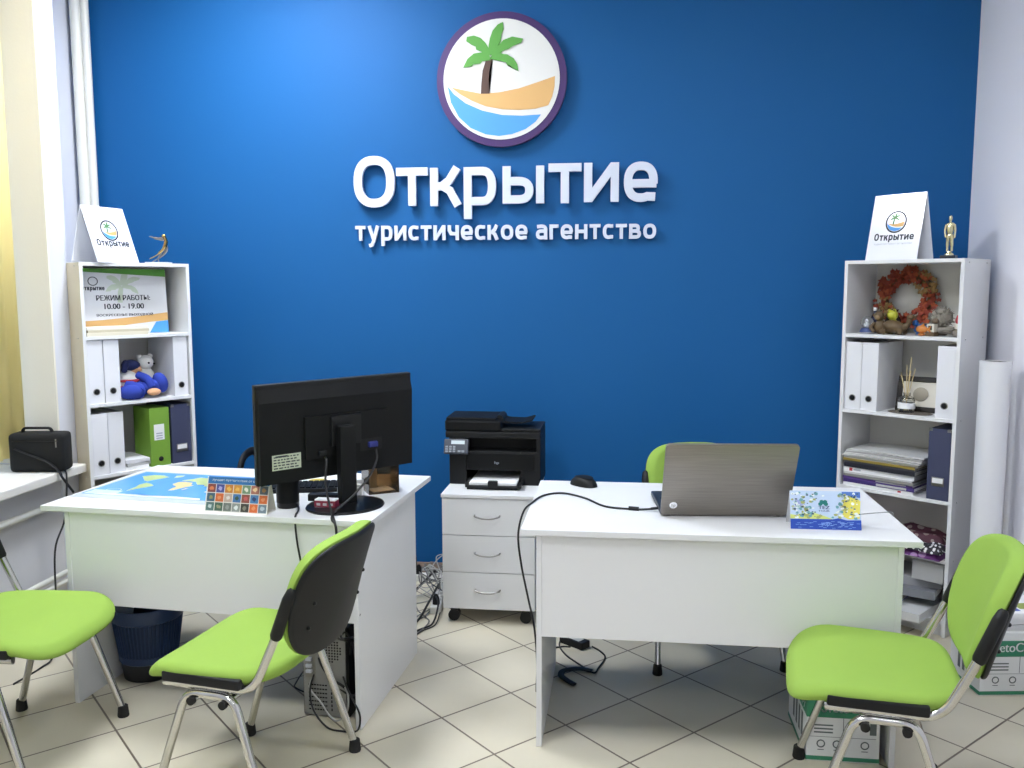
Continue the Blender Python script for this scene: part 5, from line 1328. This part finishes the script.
for lb, m in (('thin grey cable bundled highest in the tangle by the wall strip', CORDG), ('pale grey cable bundled lowest in the tangle by the wall strip', CORDW), ('thin black cable wound through the tangle by the wall strip', CORD), ('dark grey cable trailing forward out of the tangle by the cabinet', CORDG), ('pale cable trailing to the left desk out of the tangle by the cabinet', CORDW)):
    P = [(-.95+rnd.uniform(-.06, .06), 4.38, .06)]
    for k in range(6): P.append((-.90+rnd.uniform(-.10, .06), 4.36-.035*k+rnd.uniform(-.02, .02), rnd.uniform(.02, .17)))
    P += [(-.88, 4.08, .03), (-.90-rnd.uniform(0, .05), 3.95, .005), (-1.0, 3.82-rnd.uniform(0, .1), .005)]
    cable(lb, P, .0028, m)

# bag on the sill
t = thing('carry_bag', 'black padded carry bag standing on the window sill', 'bag', (-2.588, 3.585, .742), R(9))
t.scale = (1.13, 1, .94)
FB = mat('black_nylon', '#0b0b0b', .85, bump=.4, bscale=500)
b = B(); box(b, -.088, .122, -.045, .06, 0, .185, .022, 3); body = obj('body', b, FB, t, True)
b = B(); tube(b, fillet([(-.05, .005, .18), (-.045, .005, .205), (.06, .005, .205), (.068, .005, .18)], .02), .006, 8, sq=(1, 1.6)); obj('handle', b, BLK, t, True)
b = B(); tube(b, spline([(-.06, -.048, .115), (.0, -.05, .085), (.07, -.052, .05), (.11, -.055, .005), (.125, -.07, -.015), (.15, -.03, -.10)], 6), .007, 8, sq=(.35, 1.3)); obj('strap', b, BLK, t, True)
b = B(); box(b, .096, .101, -.047, -.045, .12, .16); obj('zip_pull', b, STEEL, t, label='silver zip pull')
b = B(); tube(b, [(-.07, -.046, .15), (.105, -.046, .15)], .002, 6); obj('zip', b, BLKG, t, True)
cable('black cable hanging from the window sill behind the left desk', [(-2.47, 3.60, .75), (-2.43, 3.56, .72), (-2.41, 3.5, .55), (-2.36, 3.35, .45), (-2.335, 3.3, .2), (-2.34, 3.27, .03), (-2.35, 3.2, .004), (-2.36, 3.05, .004)], .004)

# ---------------------------------------------------------------- world, camera, view
wd = bpy.data.worlds.new('World'); S.world = wd; wd.use_nodes = True
nt = wd.node_tree; bg = nt.nodes['Background']
sky = nt.nodes.new('ShaderNodeTexSky')
try:
    sky.sky_type = 'NISHITA'; sky.sun_disc = False; sky.sun_elevation = R(35); sky.sun_rotation = R(90)
except Exception: pass
nt.links.new(sky.outputs[0], bg.inputs['Color']); bg.inputs['Strength'].default_value = .5
cam = bpy.data.cameras.new('Camera'); co = bpy.data.objects.new('Camera', cam); COL.objects.link(co)
cam.sensor_fit = 'HORIZONTAL'; cam.sensor_width = 36; cam.lens = 880/1024*36; cam.clip_start = .05
co.location = (0, 0, 1.56)
co.rotation_mode = 'QUATERNION'
rot = Matrix.Rotation(R(7.05), 4, 'Z') @ Matrix.Rotation(R(90-6.36764585), 4, 'X') @ Matrix.Rotation(R(-.136), 4, 'Z')
co.rotation_quaternion = rot.to_quaternion()
S.camera = co
S.view_settings.view_transform = 'Standard'; S.view_settings.look = 'None'; S.view_settings.gamma = 1; S.view_settings.use_curve_mapping = False
S.view_settings.exposure = 0.07
S.cycles.max_bounces = 8
